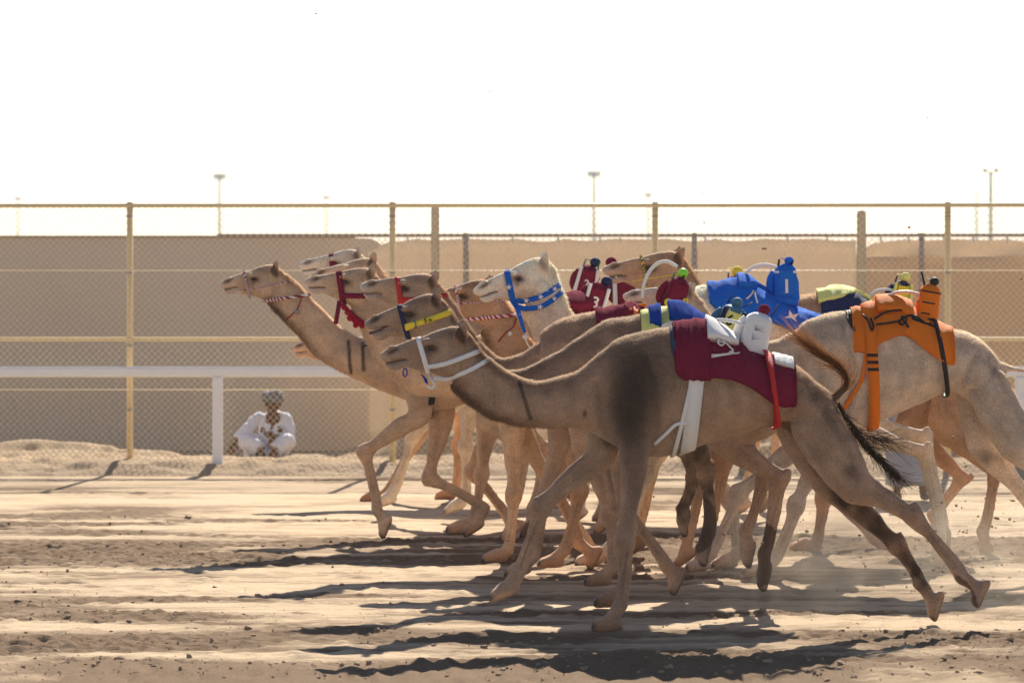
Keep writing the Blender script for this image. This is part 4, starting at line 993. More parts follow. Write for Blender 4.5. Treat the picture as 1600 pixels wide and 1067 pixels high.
# 4 orange saddle
d8 = 29.8
c8 = camel('long pale camel at the right with orange saddle cloth and trailing hind legs', d8, (973, 462), (1087, 462),
    [((1099, 478), (1062, 520), .064), ((1118, 503), (1090, 560), .075), ((1150, 528), (1122, 592), .085), ((1182, 538), (1160, 625), .10), ((1212, 532), (1205, 645), .13)],
    (1393, 474), .87, [sided([(1290, 688), (1243, 785), (1208, 872), (1182, 889), 0], -1), sided([(1258, 692), (1156, 772), (1112, 866), (1096, 886), 4], 1)],
    [sided([(1540, 605), (1590, 700), (1655, 765), (1712, 855), (1735, 875), 62], -1), sided([(1530, 600), (1545, 700), (1620, 800), (1660, 870), (1685, 890), 70], 1)],
    GREYTAN*.98, trunk=[((1240, 517), (1240, 655), .16), ((1260, 501), (1275, 680), .20), ((1300, 490), (1315, 682), .24), ((1345, 482), (1352, 668), .26), ((1393, 473), (1395, 650), .27), ((1430, 486), (1440, 630), .27),
        ((1480, 510), (1485, 614), .25), ((1519, 525), (1512, 625), .22), ((1545, 543), (1535, 640), .18), ((1564, 566), (1556, 630), .10)],
    tail=[(1560, 572), (1578, 576), (1602, 580), (1640, 586)], fur=45000, vox=.0125, throat=.2, muddy=[(1545, 715, 26, 12, .6)])
r_ = c8.root
strap(c8, 'noseband', (1030, 446), (1036, 492), .02, M_BLACK, r_)

# 5 white camel
d5 = 30.9
c5 = camel('creamy white camel in a blue halter printed with white stars', d5, (740.0, 452.7), (861.7, 414.6),
    [((873, 441), (806, 482), .072), ((883, 464), (823, 500), .08), ((893, 488), (836, 530), .09), ((915, 512), (858, 570), .10), ((955, 512), (890, 605), .125), ((990, 498), (940, 625), .15)],
    (1160, 446), .88, [sided([(1080, 690), (1138, 775), (1150, 862), (1134, 880), 0], -1), sided([(1035, 690), (985, 800), (946, 866), (924, 884), 4], 1)],
    [sided([(1315, 590), (1320, 668), (1440, 706), (1466, 835), (1467, 864), 76], -1), sided([(1315, 590), (1325, 655), (1444, 684), (1474, 812), (1480, 845), 80], 1)],
    PALE*1.0, yaw=-.8, fur=40000, vox=.0125, throat=.0, muzzle=.25, dark_top=-.45, coatleg=PALE*.72, paint=[('spot', srgb(170, 122, 80), .5, 815, 470, 26, 22, 0), ('spot', PALE*.60, .95, 1430, 750, 170, 170, 0)], rim_glow=1.15)
r_ = c5.root
nb, nv = strap(c5, 'noseband', (791, 416), (801, 466), .046, M_BLUE, r_)
cs = side_strap(c5, 'cheek_strap', [(803, 468), (822, 468), (844, 461.5), (860, 453), (869, 447)], .042, M_BLUE, r_, .010)
ts_ = side_strap(c5, 'throat_strap', [(808, 477), (820, 480), (844, 477), (862, 467), (874, 457)], .040, M_BLUE, r_, .010)
ls = Geo().add(*loft([on_side(c5, 801, 470, .02), P(808, 492, 29.8), P(814, 512, 29.8), P(818, 520, 29.8)], [on_side(c5, 808, 469, .02), P(815, 491, 29.8), P(820, 511, 29.8), P(823, 519, 29.8)], [.006]*4, 8, 3)).build('lead_strap', M_BLUE, r_)
Geo().add(*sphere(P(821, 526, 29.8), (.025, .02, .02), 10, 7)).build('lead_knot', M_CREAM, r_)
Geo().add(*tube([P(821, 527, 29.8), P(824, 537, 29.8), P(831, 546, 29.8)], .008, 6, 3)).build('lead_cord', M_CREAM, r_)
for x, y, pr, rt in ((792, 420, nb, 0), (795, 447, nb, .1), (866, 450, cs, .2), (844, 462, cs, .2), (822, 468, cs, .1), (865, 465, ts_, .2), (843, 477.5, ts_, .2)):
    star('star', on_side(c5, x, y, .022), .026, M_WHITE, pr, rt)

# 6 rope halter camel
d4 = 30.5
c4 = camel('golden brown camel with twisted red and white rope halter and round pale tag', d4, (655, 470), (775, 452),
    [((790, 470), (752, 520), .070), ((806, 492), (765, 548), .078), ((824, 522), (785, 580), .088), ((850, 545), (822, 615), .10), ((880, 535), (862, 640), .125)],
    (1010, 486), .86, [sided([(898, 690), (905, 765), (882, 855), (864, 876), 0], -1), sided([(905, 690), (870, 770), (905, 850), (930, 870), 60], 1)],
    [fwd_hind((1010, 486), .86, -1, -60), fwd_hind((1010, 486), .86, 1, -20)], RUST*.85, fur=30000, vox=.0135, throat=.5)
r_ = c4.root
rope(c4, 'rope_noseband', (711, 441), (722, 505), .011, M_RED, M_WHITE, r_)
rope(c4, 'rope_throat', (808, 492), (716, 500), .014, M_RED, M_WHITE, r_, twist=20)
rope(c4, 'rope_cheek', (788, 470), (722, 474), .006, M_CRIM, M_WHITE, r_, twist=34)
Geo().add(*tube([on_side(c4, x, y, .012) for x, y in ((806, 498), (802, 510), (790, 520), (778, 534))], .005, 6, 4)).build('neck_cord', M_CRIM, r_)
v, f = loft([on_side(c4, 797, 517, .02), on_side(c4, 797, 517, .028)], [on_side(c4, 797, 524, .02), on_side(c4, 797, 524, .028)], [.018, .018], 16, 1, (1, 0, 0), .05); Geo().add(v, f).build('tag', M_CREAM, r_)

# 7 maroon halter with pompoms
d7 = 31.4
cb = camel('tan camel in a wide maroon halter trimmed with pompoms', d7, (476.2, 439.2), (589.4, 435.6),
    [((612, 462), (548, 482), .066), ((622, 488), (562, 512), .074), ((634, 512), (574, 540), .084), ((655, 535), (594, 575), .096), ((695, 545), (640, 612), .115), ((735, 530), (705, 625), .14)],
    (912, 482), .84, [sided([(800, 668), (803, 770), (793, 858), (776, 873), 0], -1), sided([(808, 665), (862, 765), (922, 856), (936, 868), 12], 1)],
    [fwd_hind((912, 482), .84, -1, -70), fwd_hind((912, 482), .84, 1, -30)], SANDY*.80, fur=30000, vox=.0135, throat=.2, muzzle=.7, dark_top=.1, ear=1.1)
r_ = cb.root
strap(cb, 'noseband', (529, 420), (536, 470), .05, M_MAROON, r_)
side_strap(cb, 'cheek_strap', [(531, 461), (550, 462), (570, 462), (592, 458), (604, 453)], .045, M_MAROON, r_)
Geo().add(*loft([P(527, 470, d7-.1), P(524, 488, d7-.12), P(521, 505, d7-.12)], [P(534, 471, d7-.1), P(531, 489, d7-.12), P(528, 506, d7-.12)], [.01]*3, 8, 3)).build('lead_strap', M_MAROON, r_)
pr = Geo().add(*tube([on_side(cb, x, y, .015) for x, y in ((534, 474), (545, 486), (556, 496), (570, 506))], .018, 8, 4)).build('throat_cord', M_CRIM, r_)
for x, y in ((538, 480), (543, 488), (549, 492), (554, 500), (560, 503), (566, 508), (556, 508), (547, 497)):
    Geo().add(*sphere(on_side(cb, x, y, .03), .024+.006*random.random(), 10, 7)).build('pompom', M_CRIM, pr)

# 8 leading camel
da = 33.6
ca = camel('leading sandy camel with two black neck bars and thin red braided halter', da, (341.6, 444.7), (439.8, 425.2),
    [((456, 438), (418, 474), .060), ((470, 450), (437, 492), .066), ((488, 468), (460, 517), .074), ((509, 488), (483, 545), .083), ((533, 510), (515, 572), .094), ((562, 528), (552, 592), .11), ((592, 530), (600, 612), .13)],
    (742, 484), .78, [sided([(655, 648), (570, 704), (590, 795), (604, 817), 66], -1), sided([(690, 655), (670, 748), (757, 796), (742, 824), 30], 1)],
    [fwd_hind((742, 484), .78, -1, -60), fwd_hind((742, 484), .78, 1, -20)], SANDY*.86, fur=40000, vox=.013, throat=.75, muzzle=.5, dark_top=-.15,
    paint=[('line', DK, .9, 545, 533, 549, 582, 3.0), ('line', DK, .9, 567, 536, 569, 577, 3.0), ('spot', (.40, .28, .18), .4, 640, 612, 40, 14, 0)])
r_ = ca.root
rope(ca, 'rope_noseband', (382, 427), (392, 472), .012, M_CRIM, M_WHITE, r_)
rope(ca, 'rope_throat', (474, 462), (392, 473), .014, M_CRIM, M_CREAM, r_, twist=18)
rope(ca, 'rope_cheek', (452, 440), (387, 453), .006, M_CRIM, M_WHITE, r_, twist=30)
Geo().add(*tube([on_side(ca, x, y, .012) for x, y in ((472, 466), (465, 483), (455, 493), (446, 500))], .005, 6, 4)).build('neck_cord', M_CRIM, r_)
Geo().add(*sphere(on_side(ca, 465, 487, .02), (.02, .012, .02), 10, 7)).build('bead', M_GREY, r_)
strap(ca, 'girth', (700, 500), (674, 632), .05, M_BLACK, r_, rad=.5)
path_tube(ca, 'neck_cord', [(569, 540), (585, 534), (607, 527)], .009, M_BLACK, r_)

# 9 camel of the yellow and navy saddle
d6 = 32.5
c6 = camel('camel with dark forehead in a yellow and violet rope halter, head above the others', d6, (940.5, 421.2), (1071.4, 410.6),
    [((1083, 428), (1052, 468), .070), ((1096, 450), (1078, 500), .078), ((1112, 478), (1104, 540), .09), ((1135, 492), (1135, 580), .12), ((1160, 490), (1165, 600), .15)],
    (1322, 460), .86, [sided([(1290, 690), (1284, 775), (1272, 850), (1257, 868), 0], -1), sided([(1285, 690), (1290, 768), (1368, 842), (1391, 862), 55], 1)],
    [sided([(1490, 580), (1478, 672), (1552, 734), (1532, 828), (1540, 862), 70], -1), sided([(1490, 580), (1425, 672), (1507, 748), (1460, 805), (1476, 838), 80], 1)],
    RUST*.82, fur=30000, vox=.0135, throat=.35, muzzle=.6, dark_top=.0)
r_ = c6.root
rope(c6, 'rope_noseband', (1002, 401), (1009, 448), .011, M_NAVY, M_YEL, r_)
rope(c6, 'rope_cheek', (1085, 424), (1008, 436), .005, M_YEL, M_YEL, r_, twist=20)

# 10-13 the camels farther back in the pack
de = 34.4
ce = camel('camel with dark upright ear just above the maroon haltered head', de, (486, 430), (592, 417),
    [((605, 436), (560, 462), .066), ((622, 458), (584, 500), .075), ((648, 485), (612, 540), .085), ((690, 505), (660, 580), .10), ((730, 508), (715, 605), .13)],
    (880, 476), .775, [sided([(762, 655), (753, 738), (738, 812), (718, 824), 0], -1), sided([(775, 655), (737, 738), (796, 815), (810, 826), 40], 1)],
    [fwd_hind((880, 476), .775, -1, -50), fwd_hind((880, 476), .775, 1, 0)], SANDY*.9, fur=22000, vox=.015, throat=.5, ear=1.15)
d9 = 35.6
cc = camel('camel with pale muzzle and dark red noseband, rearmost of the left heads', d9, (466, 414), (568, 404),
    [((590, 425), (552, 450), .066), ((612, 448), (585, 490), .075), ((640, 470), (612, 525), .085), ((690, 490), (665, 560), .11)],
    (836, 472), .75, [sided([(735, 640), (727, 692), (728, 775), (712, 790), 20], -1), dflt((836, 472), .75, FORE0[1], 1)],
    [fwd_hind((836, 472), .75, -1, -40), fwd_hind((836, 472), .75, 1, 10)], PALE*.85, fur=18000, vox=.016, throat=.2, muzzle=.9, lip=.6)
strap(cc, 'noseband', (518, 403), (524, 446), .045, M_MAROON, cc.root)
df = 36.6
cf_ = camel('camel almost hidden behind the white one, carrying the yellow capped robot', df, (742, 470), (846, 458),
    [((862, 470), (830, 500), .066), ((885, 490), (855, 540), .075), ((920, 505), (895, 565), .10)],
    (1092, 463), .74, [dflt((1092, 463), .74, FORE0[0], -1), dflt((1092, 463), .74, FORE0[1], 1)],
    [fwd_hind((1092, 463), .74, -1, -40), fwd_hind((1092, 463), .74, 1, 10)], SANDY, fur=12000, vox=.017)
dd_ = 38.6
cd_ = camel('low headed camel showing only its muzzle beneath the leading camel neck', dd_, (454, 544), (544, 532),
    [((560, 545), (528, 572), .066), ((585, 555), (556, 590), .075), ((620, 550), (600, 600), .09), ((650, 530), (640, 610), .12)],
    (800, 476), .68, [sided([(700, 640), (646, 692), (600, 772), (582, 780), 8], -1), dflt((800, 476), .68, FORE0[0], 1)],
    [fwd_hind((800, 476), .68, -1, -40), fwd_hind((800, 476), .68, 1, 10)], RUST, fur=18000, vox=.016, throat=.5)

# ------------------------------------------------------------------ saddle cloths
def lin(*pts):
    a = np.array(pts, float); return lambda x: np.interp(x, a[:, 0], a[:, 1])
e1, o1 = saddle(c1, 'maroon saddle cloth with white hump pad and white girth on the nearest camel', M_MAROON, 1052, 1240, lin((1052, 578), (1066, 589), (1107, 589.5), (1108, 585), (1135, 588), (1160, 597), (1183, 610), (1205, 625), (1220, 630), (1240, 631)), off=.020, wr=.02)
saddle(c1, '', M_MAROON, 1054, 1107, lin((1052, 580), (1066, 591), (1107, 591)), off=.034, name='front_flap', nx=36, parent=e1, seed=8, wr=.013)
saddle(c1, '', M_DENIM, 1046, 1062, lin((1046, 545), (1062, 590)), off=.012, th=.006, name='lining', nx=10, parent=e1, seed=9)
saddle(c1, '', M_WHITE, 1103, 1153, lin((1103, 533), (1120, 535), (1153, 545)), off=.045, th=.03, name='hump_pad', nx=24, ny=30, parent=e1, seed=10, wr=.002)
saddle(c1, '', M_WHITE, 1208, 1238, lin((1208, 570), (1238, 579)), off=.040, th=.016, name='rear_pad', nx=16, ny=24, parent=e1, seed=11, wr=.004)
strap(c1, 'girth', (1092, 520), (1074, 702), .10, M_WHITE, e1, off=.012, rad=.5, n=90)
strap(c1, 'girth_tie', (1092, 530), (1052, 708), .028, M_WHITE, e1, off=.013, rad=.5, n=90)
path_tube(c1, 'chest_tie', [(1074, 659), (1055, 660), (1040, 674), (1022, 692)], .012, M_WHITE, e1, .014)
strap(c1, 'rear_girth', (1200, 560), (1210, 664), .034, M_RED, e1, off=.036, rad=.5, n=90)
strap(c1, 'rear_strap', (1196, 555), (1210, 640), .03, M_RED, e1, off=.060, rad=.5, n=90, arc=(.2, 2.6))
for k in range(3):
    path_tube(c1, 'cord', [(1108, 552+2*k), (1125, 551+k), (1140, 549+k), (1152, 547)], .0035, M_CREAM, e1, .045)
path_tube(c1, 'cord_knot', [(1118, 531), (1124, 527), (1129, 533), (1124, 538), (1118, 532), (1130, 534), (1138, 541), (1142, 546), (1136, 548), (1146, 550), (1152, 549)], .0055, M_CREAM, e1, .075)

e2, o2 = saddle(c2_, 'yellow and royal blue padded saddle cloth behind the nearest camel', M_PYEL, 1001, 1160, lin((1001, 545), (1160, 600)), off=.02, wr=.012, nx=40)
saddle(c2_, '', M_ROYAL, 1044, 1105, lin((1044, 503), (1070, 505), (1105, 517)), off=.04, th=.035, name='blue_pad', nx=30, ny=30, parent=e2, seed=12, wr=.004)
saddle(c2_, '', M_ROYAL, 1014, 1032, lin((1014, 508), (1032, 511)), off=.035, th=.025, name='blue_roll', nx=12, ny=24, parent=e2, seed=13, wr=.004)
path_tube(c2_, 'cord', [(1034, 512), (1040, 504), (1050, 502), (1052, 508), (1044, 512), (1036, 516), (1034, 508), (1060, 504), (1078, 505), (1086, 513)], .0075, M_CREAM, e2, .09)
Geo().add(*sphere(on_side(c2_, 1039, 496, .03)+np.array([0, .1, .02]), (.035, .04, .035), 12, 8)).build('yellow_ball', M_PYEL, e2)

e3, o3 = saddle(c3, 'maroon saddle cloth with an orange tie on the red haltered camel', M_MAROON, 931, 1062, lin((931, 530), (1062, 570)), off=.02, wr=.016, nx=40)
saddle(c3, '', M_MAROON, 975, 1030, lin((975, 492), (1030, 505)), off=.03, th=.012, name='pad', nx=24, ny=28, parent=e3, seed=15, wr=.008)
path_tube(c3, 'orange_tie', [(983, 484), (990, 480), (1000, 477), (1008, 475), (998, 480), (992, 488), (990, 481)], .013, M_ORANGE, e3, .075)
e8, o8 = saddle(c8, 'orange saddle cloth with black cords and a striped orange girth', M_ORANGE, 1330, 1486, lin((1330, 547), (1345, 549), (1358, 545), (1368, 537), (1385, 528), (1408, 521), (1418, 526), (1430, 537), (1455, 555), (1475, 565), (1486, 566)), off=.018, wr=.013, nx=60)
saddle(c8, '', M_BLACK, 1321, 1333, lin((1321, 500), (1333, 520)), off=.01, th=.006, name='lining', nx=8, ny=24, parent=e8)
saddle(c8, '', M_ORANGE, 1368, 1424, lin((1368, 492), (1395, 490), (1424, 499)), off=.042, th=.032, name='hump_pad', nx=30, ny=30, parent=e8, seed=17, wr=.003)
gt, gv = strap(c8, 'girth', (1354, 486), (1364, 666), .085, M_ORANGE, e8, off=.040, rad=.5, n=90)
path_tube(c8, 'chest_tie', [(1350, 545), (1343, 585), (1337, 600), (1325, 620), (1315, 637)], .016, M_ORANGE, e8, .012)
for y in (553, 564, 575):
    T = [on_side(c8, 1349+x+(y-553)*.06, y-2.4, .047) for x in (0, 8, 17)]; B = [on_side(c8, 1349+x+(y-553)*.06, y+2.4, .047) for x in (0, 8, 17)]
    Geo().add(*loft(T, B, [.004]*3, 8, 2, cap=.1)).build('stripe', M_BLACK, gt)
strap(c8, 'rear_girth', (1458, 500), (1477, 614), .036, M_BLACK, e8, off=.034, rad=.5, n=90)
for pth in ([(1362, 497), (1380, 487), (1398, 484), (1408, 484)], [(1364, 506), (1385, 503), (1400, 500), (1416, 492), (1430, 494)], [(1345, 491), (1352, 500), (1357, 515), (1360, 508), (1356, 496)], [(1398, 500), (1404, 506), (1412, 497), (1404, 494), (1414, 510)]):
    path_tube(c8, 'cord', pth, .009, M_BLACK, e8, .065)
Geo().add(*loft([on_side(c8, 1422, 490, .04), on_side(c8, 1460, 500, .04)], [on_side(c8, 1422, 499, .04), on_side(c8, 1460, 512, .04)], [.02, .02], 12, 2)).build('buckle_pad', M_BLACK, e8)
e5, o5 = saddle(c5, 'bright blue saddle cloth with one large white star on the white camel', M_BLUE, 1106, 1281, lin((1106, 470), (1112, 480), (1130, 486), (1165, 492), (1200, 501), (1240, 517), (1250, 505), (1281, 498)), off=.02, wr=.012, nx=60)
saddle(c5, '', M_BLUE, 1152, 1208, lin((1152, 453), (1180, 452), (1208, 463)), off=.04, th=.03, name='hump_pad', nx=28, ny=28, parent=e5, seed=19, wr=.004)
star('star', on_side(c5, 1233, 496, .04), .068, M_WHITE, e5, -.25)
for pth in ([(1178, 447), (1172, 458), (1163, 466)], [(1178, 447), (1177, 460), (1180, 472)]): path_tube(c5, 'cord', pth, .007, M_CREAM, e5, .06)
e6, o6 = saddle(c6, 'dark navy saddle cloth edged in yellow behind the orange one', M_NAVY, 1280, 1380, lin((1280, 490), (1380, 520)), off=.02, wr=.01, nx=40)
saddle(c6, '', M_PYEL, 1276, 1378, lin((1276, 475), (1300, 469), (1330, 461), (1350, 464), (1378, 485)), off=.035, th=.012, name='yellow_edge', nx=36, ny=24, parent=e6, seed=21, wr=.012)
eb, ob_ = saddle(cb, 'dark maroon saddle cloth with bright crimson piping behind the white camel neck', M_MAROON, 860, 985, lin((860, 540), (985, 560)), off=.02, wr=.008, nx=36)
saddle(cb, '', M_MAROON, 880, 935, lin((880, 490), (935, 490)), off=.06, th=.05, name='hump_pad', nx=24, ny=26, parent=eb, seed=23, wr=.004)
path_tube(cb, 'piping', [(884, 492), (890, 476), (900, 466), (915, 462), (930, 466)], .012, M_CRIM, eb, .10)

for e_, o_c, m_ in ((e1, o1, M_MAROON), (e8, o8, M_ORANGE), (e5, o5, M_BLUE)):     # stitched hems
    Geo().add(*tube(o_c[1:-1, -1], .006, 6, 1)).build('hem', m_, e_); Geo().add(*tube(o_c[1:-1, 0], .006, 6, 1)).build('hem', m_, e_)
    Geo().add(*tube(o_c[-1, 1:-1], .006, 6, 1)).build('hem', m_, e_); Geo().add(*tube(o_c[0, 1:-1], .006, 6, 1)).build('hem', m_, e_)
Geo().add(*tube(o1[30, 4:-2]+np.array([0, -.004, .002]), .005, 6, 1)).build('seam', M_MAROON, e1)

# ------------------------------------------------------------------ robot jockeys
robot(c1, 'white jacketed robot jockey with pockets and maroon cap on the nearest camel', (1174, 549), (1189, 490), 43, 41, M_WHITE, None, cap=(1194, 484), m_cap=M_MAROON, head_r=9.5, brim=False, side_m=None, pocket=True, deep=.105,
      whip=([(1094, 514), (1104, 505), (1118, 500), (1140, 501), (1166, 508)], .012), antenna=[((1197, 506), (1217, 475), M_BLACK, .0055), ((1180, 504), (1179, 497), M_CRIM, .006)], skirt=((1153, 551), (1196, 560), 17, M_MAROON))
robot(c2_, 'yellow robot jockey numbered 6 with a teal cap, leaning back', (1132, 531), (1150, 480), 40, 38, M_TEAL, M_PYEL, '6', M_BLACK, (1152, 473), M_TEAL, brim=False, head_r=9, side_m=M_NAVY, num_size=.44, num_at=.58, num_dx=-.02,
      whip=([(1096, 514), (1106, 508), (1118, 505)], .009), antenna=[((1136, 474), (1144, 460), M_BLACK, .006), ((1160, 480), (1176, 472), M_BLACK, .004)], deep=.11)
robot(c3, 'dark maroon robot jockey with round yellow badges and a lime green cap', (1048, 488), (1064, 436), 36, 33, M_MAROON, M_MAROON, cap=(1067, 427), m_cap=M_LIME, head_r=8.5, brim=False,
      whip=([(1003, 466), (1006, 444), (1014, 425), (1027, 412), (1042, 409), (1058, 417)], .014), antenna=[((1050, 436), (1054, 426), M_GREEN, .008), ((1062, 446), (1069, 430), M_BLACK, .008)],
      badge=[(1043, 472, .030, 'c', M_YEL, M_MAROON), (1070, 470, .022, 'c', M_YEL, M_MAROON)], skirt=((1023, 486), (1046, 489), 13, M_LIME), deep=.12)
robot(c5, 'bright blue robot jockey numbered 1 with a blue peaked cap', (1228, 467), (1227, 414), 39, 35, M_BLUE, M_BLUE, '1', M_WHITE, (1233, 408), M_BLUE, head_r=7.6, side_m=None, bands=[(.80, .035, M_WHITE)],
      whip=([(1157, 443), (1166, 426), (1180, 416), (1198, 414), (1214, 418)], .014), antenna=[((1215, 420), (1217, 405), M_BLACK, .011), ((1235, 422), (1237, 409), M_BLACK, .011)], skirt=((1207, 467), (1244, 472), 16, M_BLUE), num_size=.56, num_at=.36)
robot(c8, 'orange robot jockey with black stripes and a black peaked cap', (1446, 497), (1455, 446), 34, 32, M_ORANGE, None, cap=(1460, 440), m_cap=M_BLACK, head_r=7.5, bands=[(.14, .022, M_BLACK), (.47, .022, M_BLACK), (.80, .022, M_BLACK)], side_m=None,
      whip=([(1376, 474), (1386, 463), (1400, 457), (1418, 456), (1436, 460)], .013), antenna=[((1445, 450), (1439, 424), M_BLACK, .009)], skirt=((1424, 495), (1462, 503), 11, M_BLACK), m_whip=mat('pink_hose', (.78, .52, .45), .5), deep=.11)
robot(c6, 'small yellow and navy robot jockey with a yellow peaked cap', (1404, 484), (1412, 440), 36, 27, M_NAVY, M_YEL, cap=(1415, 433), m_cap=M_PYEL, head_r=8, side_m=M_PYEL, bands=[(.5, .04, M_NAVY)],
      whip=([(1358, 462), (1368, 454), (1384, 452), (1398, 454)], .011), antenna=[((1398, 442), (1401, 431), M_BLACK, .008)])
robot(cb, 'maroon robot jockey numbered 3 with white trim, leaning behind the brown hump', (924, 492), (938, 444), 35, 35, M_MAROON, M_MAROON, '3', M_WHITE, (948, 440), M_NAVY, head_r=9, brim=False, side_m=M_WHITE, num_size=.48, num_at=.40,
      antenna=[((925, 455), (938, 433), M_CRIM, .004)], deep=.11)
robot(cc, 'maroon and white robot jockey numbered 2 with a navy peaked cap', (912, 462), (922, 416), 38, 30, M_MAROON, M_MAROON, '2', M_WHITE, (930, 410), M_NAVY, head_r=8.3, side_m=M_WHITE, num_size=.36, num_at=.40,
      antenna=[((911, 417), (915, 405), M_GREEN, .009), ((934, 422), (936, 410), M_GREEN, .008)])
robot(ce, 'maroon and white robot jockey half hidden behind a camel muzzle', (980, 478), (976, 424), 44, 38, M_MAROON, M_MAROON, cap=(955, 410), m_cap=M_MAROON, head_r=9, brim=False, side_m=M_WHITE)
robot(cf_, 'white sleeved robot jockey with a yellow peaked cap, farthest behind the blue one', (1144, 470), (1148, 433), 34, 28, M_MAROON, None, cap=(1152, 424), m_cap=M_YEL, head_r=9, side_m=M_WHITE, antenna=[((1137, 437), (1138, 426), M_BLACK, .009), ((1165, 440), (1168, 434), M_BLACK, .008)])

# ------------------------------------------------------------------ people
def figure(name, label, d, joints, robe, seated=True):
    """one continuous body (head, neck, trunk, arms, hands, legs, feet) grown round its joints, in metres about (0,0,0)"""
    root = empty(name, joints['at'], label, 'person'); at = np.array(joints['at'], float); J = {k: np.array(v, float)+at for k, v in joints.items() if k != 'at'}
    fat = .78 if seated else 1.0
    g = Geo(); up = np.array([0, 0, 1.])
    def limb(p, r, n=12): g.add(*tube(p, r, n, 5))
    limb([J['pelvis'], J['chest'], J['neck']], [.15, .17, .13, .07]); limb([J['neck'], J['head']], [.055, .055])
    h = J['head']; g.add(*sphere(h, (.088, .098, .118), 18, 12)); g.add(*sphere(h+np.array([-.01, -.02, -.065]), (.062, .07, .06), 12, 8))
    g.add(*loft([h+np.array([0, -.095, .02]), h+np.array([0, -.118, -.015])], [h+np.array([0, -.09, -.01]), h+np.array([0, -.1, -.035])], [.012, .017], 8, 3, (1, 0, 0)))
    for s in (-1, 1): g.add(*sphere(h+np.array([s*.088, .01, -.01]), (.012, .022, .034), 8, 6))
    for s in ('l', 'r'):
        limb([J['sh_'+s], J['el_'+s], J['wr_'+s]], [.055, .045, .036, .028])
        wv = J['wr_'+s]; dr = wv-J['el_'+s]; dr /= np.linalg.norm(dr); dr = dr*.6+np.array([0, -.2, -.7]); dr /= np.linalg.norm(dr); sd_ = np.cross(dr, np.array([0, 1., 0])); sd_ /= np.linalg.norm(sd_)+1e-9
        g.add(*loft([wv+sd_*.02, wv+dr*.05+sd_*.042, wv+dr*.095+sd_*.04], [wv-sd_*.02, wv+dr*.05-sd_*.042, wv+dr*.095-sd_*.04], [.018, .018, .014], 10, 3))
        for k, L_ in ((-1.5, .065), (-.5, .078), (.5, .072), (1.5, .058)): b = wv+dr*.09+sd_*.021*k; limb([b, b+dr*L_*.55+np.array([0, -.006, -.003]), b+dr*L_+np.array([0, -.004, -.02])], [.010, .009, .008, .006], 7)
        b = wv+dr*.03+sd_*.035; limb([b, b+dr*.035+sd_*.03, b+dr*.065+sd_*.034], [.012, .010, .008], 7)
        limb([J['hip_'+s], J['kn_'+s], J['an_'+s]], [.085, .07, .058, .042]); a = J['an_'+s]
        g.add(*loft([a+up*.03, a+np.array([0, -.09, -.005]), a+np.array([0, -.18, -.035])], [a+up*-.07, a+np.array([0, -.08, -.07]), a+np.array([0, -.18, -.07])], [.036, .045, .04], 10, 4, (1, 0, 0)))
    me = g.mesh('t'); o = bpy.data.objects.new('t', me); COL.objects.link(o); md = o.modifiers.new('r', 'REMESH'); md.mode = 'VOXEL'; md.voxel_size = .008; md.use_smooth_shade = True
    ms = o.modifiers.new('s', 'SMOOTH'); ms.factor = .5; ms.iterations = 3
    m2 = bpy.data.meshes.new_from_object(o.evaluated_get(bpy.context.evaluated_depsgraph_get())); bpy.data.objects.remove(o)
    link('body', m2, M_SKIN, root)
    for s in (-1, 1): Geo().add(*sphere(h+np.array([s*.033, -.088, .012]), (.012, .009, .008), 10, 7)).build('eye', EYE, root)
    Geo().add(*loft([h+np.array([-.026, -.093, -.056]), h+np.array([.026, -.093, -.056])], [h+np.array([-.026, -.091, -.066]), h+np.array([.026, -.091, -.066])], [.008, .008], 8, 2, (0, 1, 0))).build('mouth', mat('lips', (.13, .045, .035), .5), root)
    gt_ = Geo()
    for k, (z, rr_) in enumerate(((.045, .108), (.075, .110), (.102, .098), (.122, .07))):
        gt_.add(*tube([h+np.array([rr_*math.cos(a), rr_*1.08*math.sin(a), z+.012*math.sin(a*2+k)]) for a in np.linspace(0, 6.28, 20)], .028, 8, 1))
    gt_.add(*sphere(h+np.array([0, .01, .07]), (.1, .108, .07), 14, 8)); gt_.build('turban', M_TURBAN, root)
    # robe: a cloth surface grown over the trunk and limbs with folds
    g = Geo()
    g.add(*tube([J['pelvis']-up*.03, J['pelvis']*.5+J['chest']*.5, J['chest']+up*.05, J['neck']-up*.01], np.array([.23, .215, .205, .085])*fat, 18, 6))
    for s in ('l', 'r'):
        g.add(*tube([J['chest']*.45+J['sh_'+s]*.55, J['sh_'+s], J['el_'+s], J['el_'+s]*.25+J['wr_'+s]*.75], np.array([.10, .092, .085, .085, .075])*fat, 14, 5))
        e = J['an_'+s]*.82+J['kn_'+s]*.18
        g.add(*tube([J['pelvis']*.4+J['hip_'+s]*.6, J['hip_'+s]*.4+J['kn_'+s]*.6, J['kn_'+s], e], np.array([.17, .15, .135, .13, .12])*fat, 16, 5))
    if not seated:
        g.add(*tube([J['pelvis'], (J['kn_l']+J['kn_r'])/2, (J['an_l']+J['an_r'])/2+up*.12], [.22, .21, .24], 18, 5))
    else:
        g.add(*loft([J['kn_l']+up*.03, (J['kn_l']+J['kn_r'])/2-up*.10, J['kn_r']+up*.03], [J['kn_l']-up*.25, (J['kn_l']+J['kn_r'])/2-up*.27, J['kn_r']-up*.25], [.06, .07, .06], 14, 5, (0, 1, 0)))
    me = g.mesh('t'); o = bpy.data.objects.new('t', me); COL.objects.link(o); md = o.modifiers.new('r', 'REMESH'); md.mode = 'VOXEL'; md.voxel_size = .016; md.use_smooth_shade = True
    ms = o.modifiers.new('s', 'SMOOTH'); ms.factor = .5; ms.iterations = 5
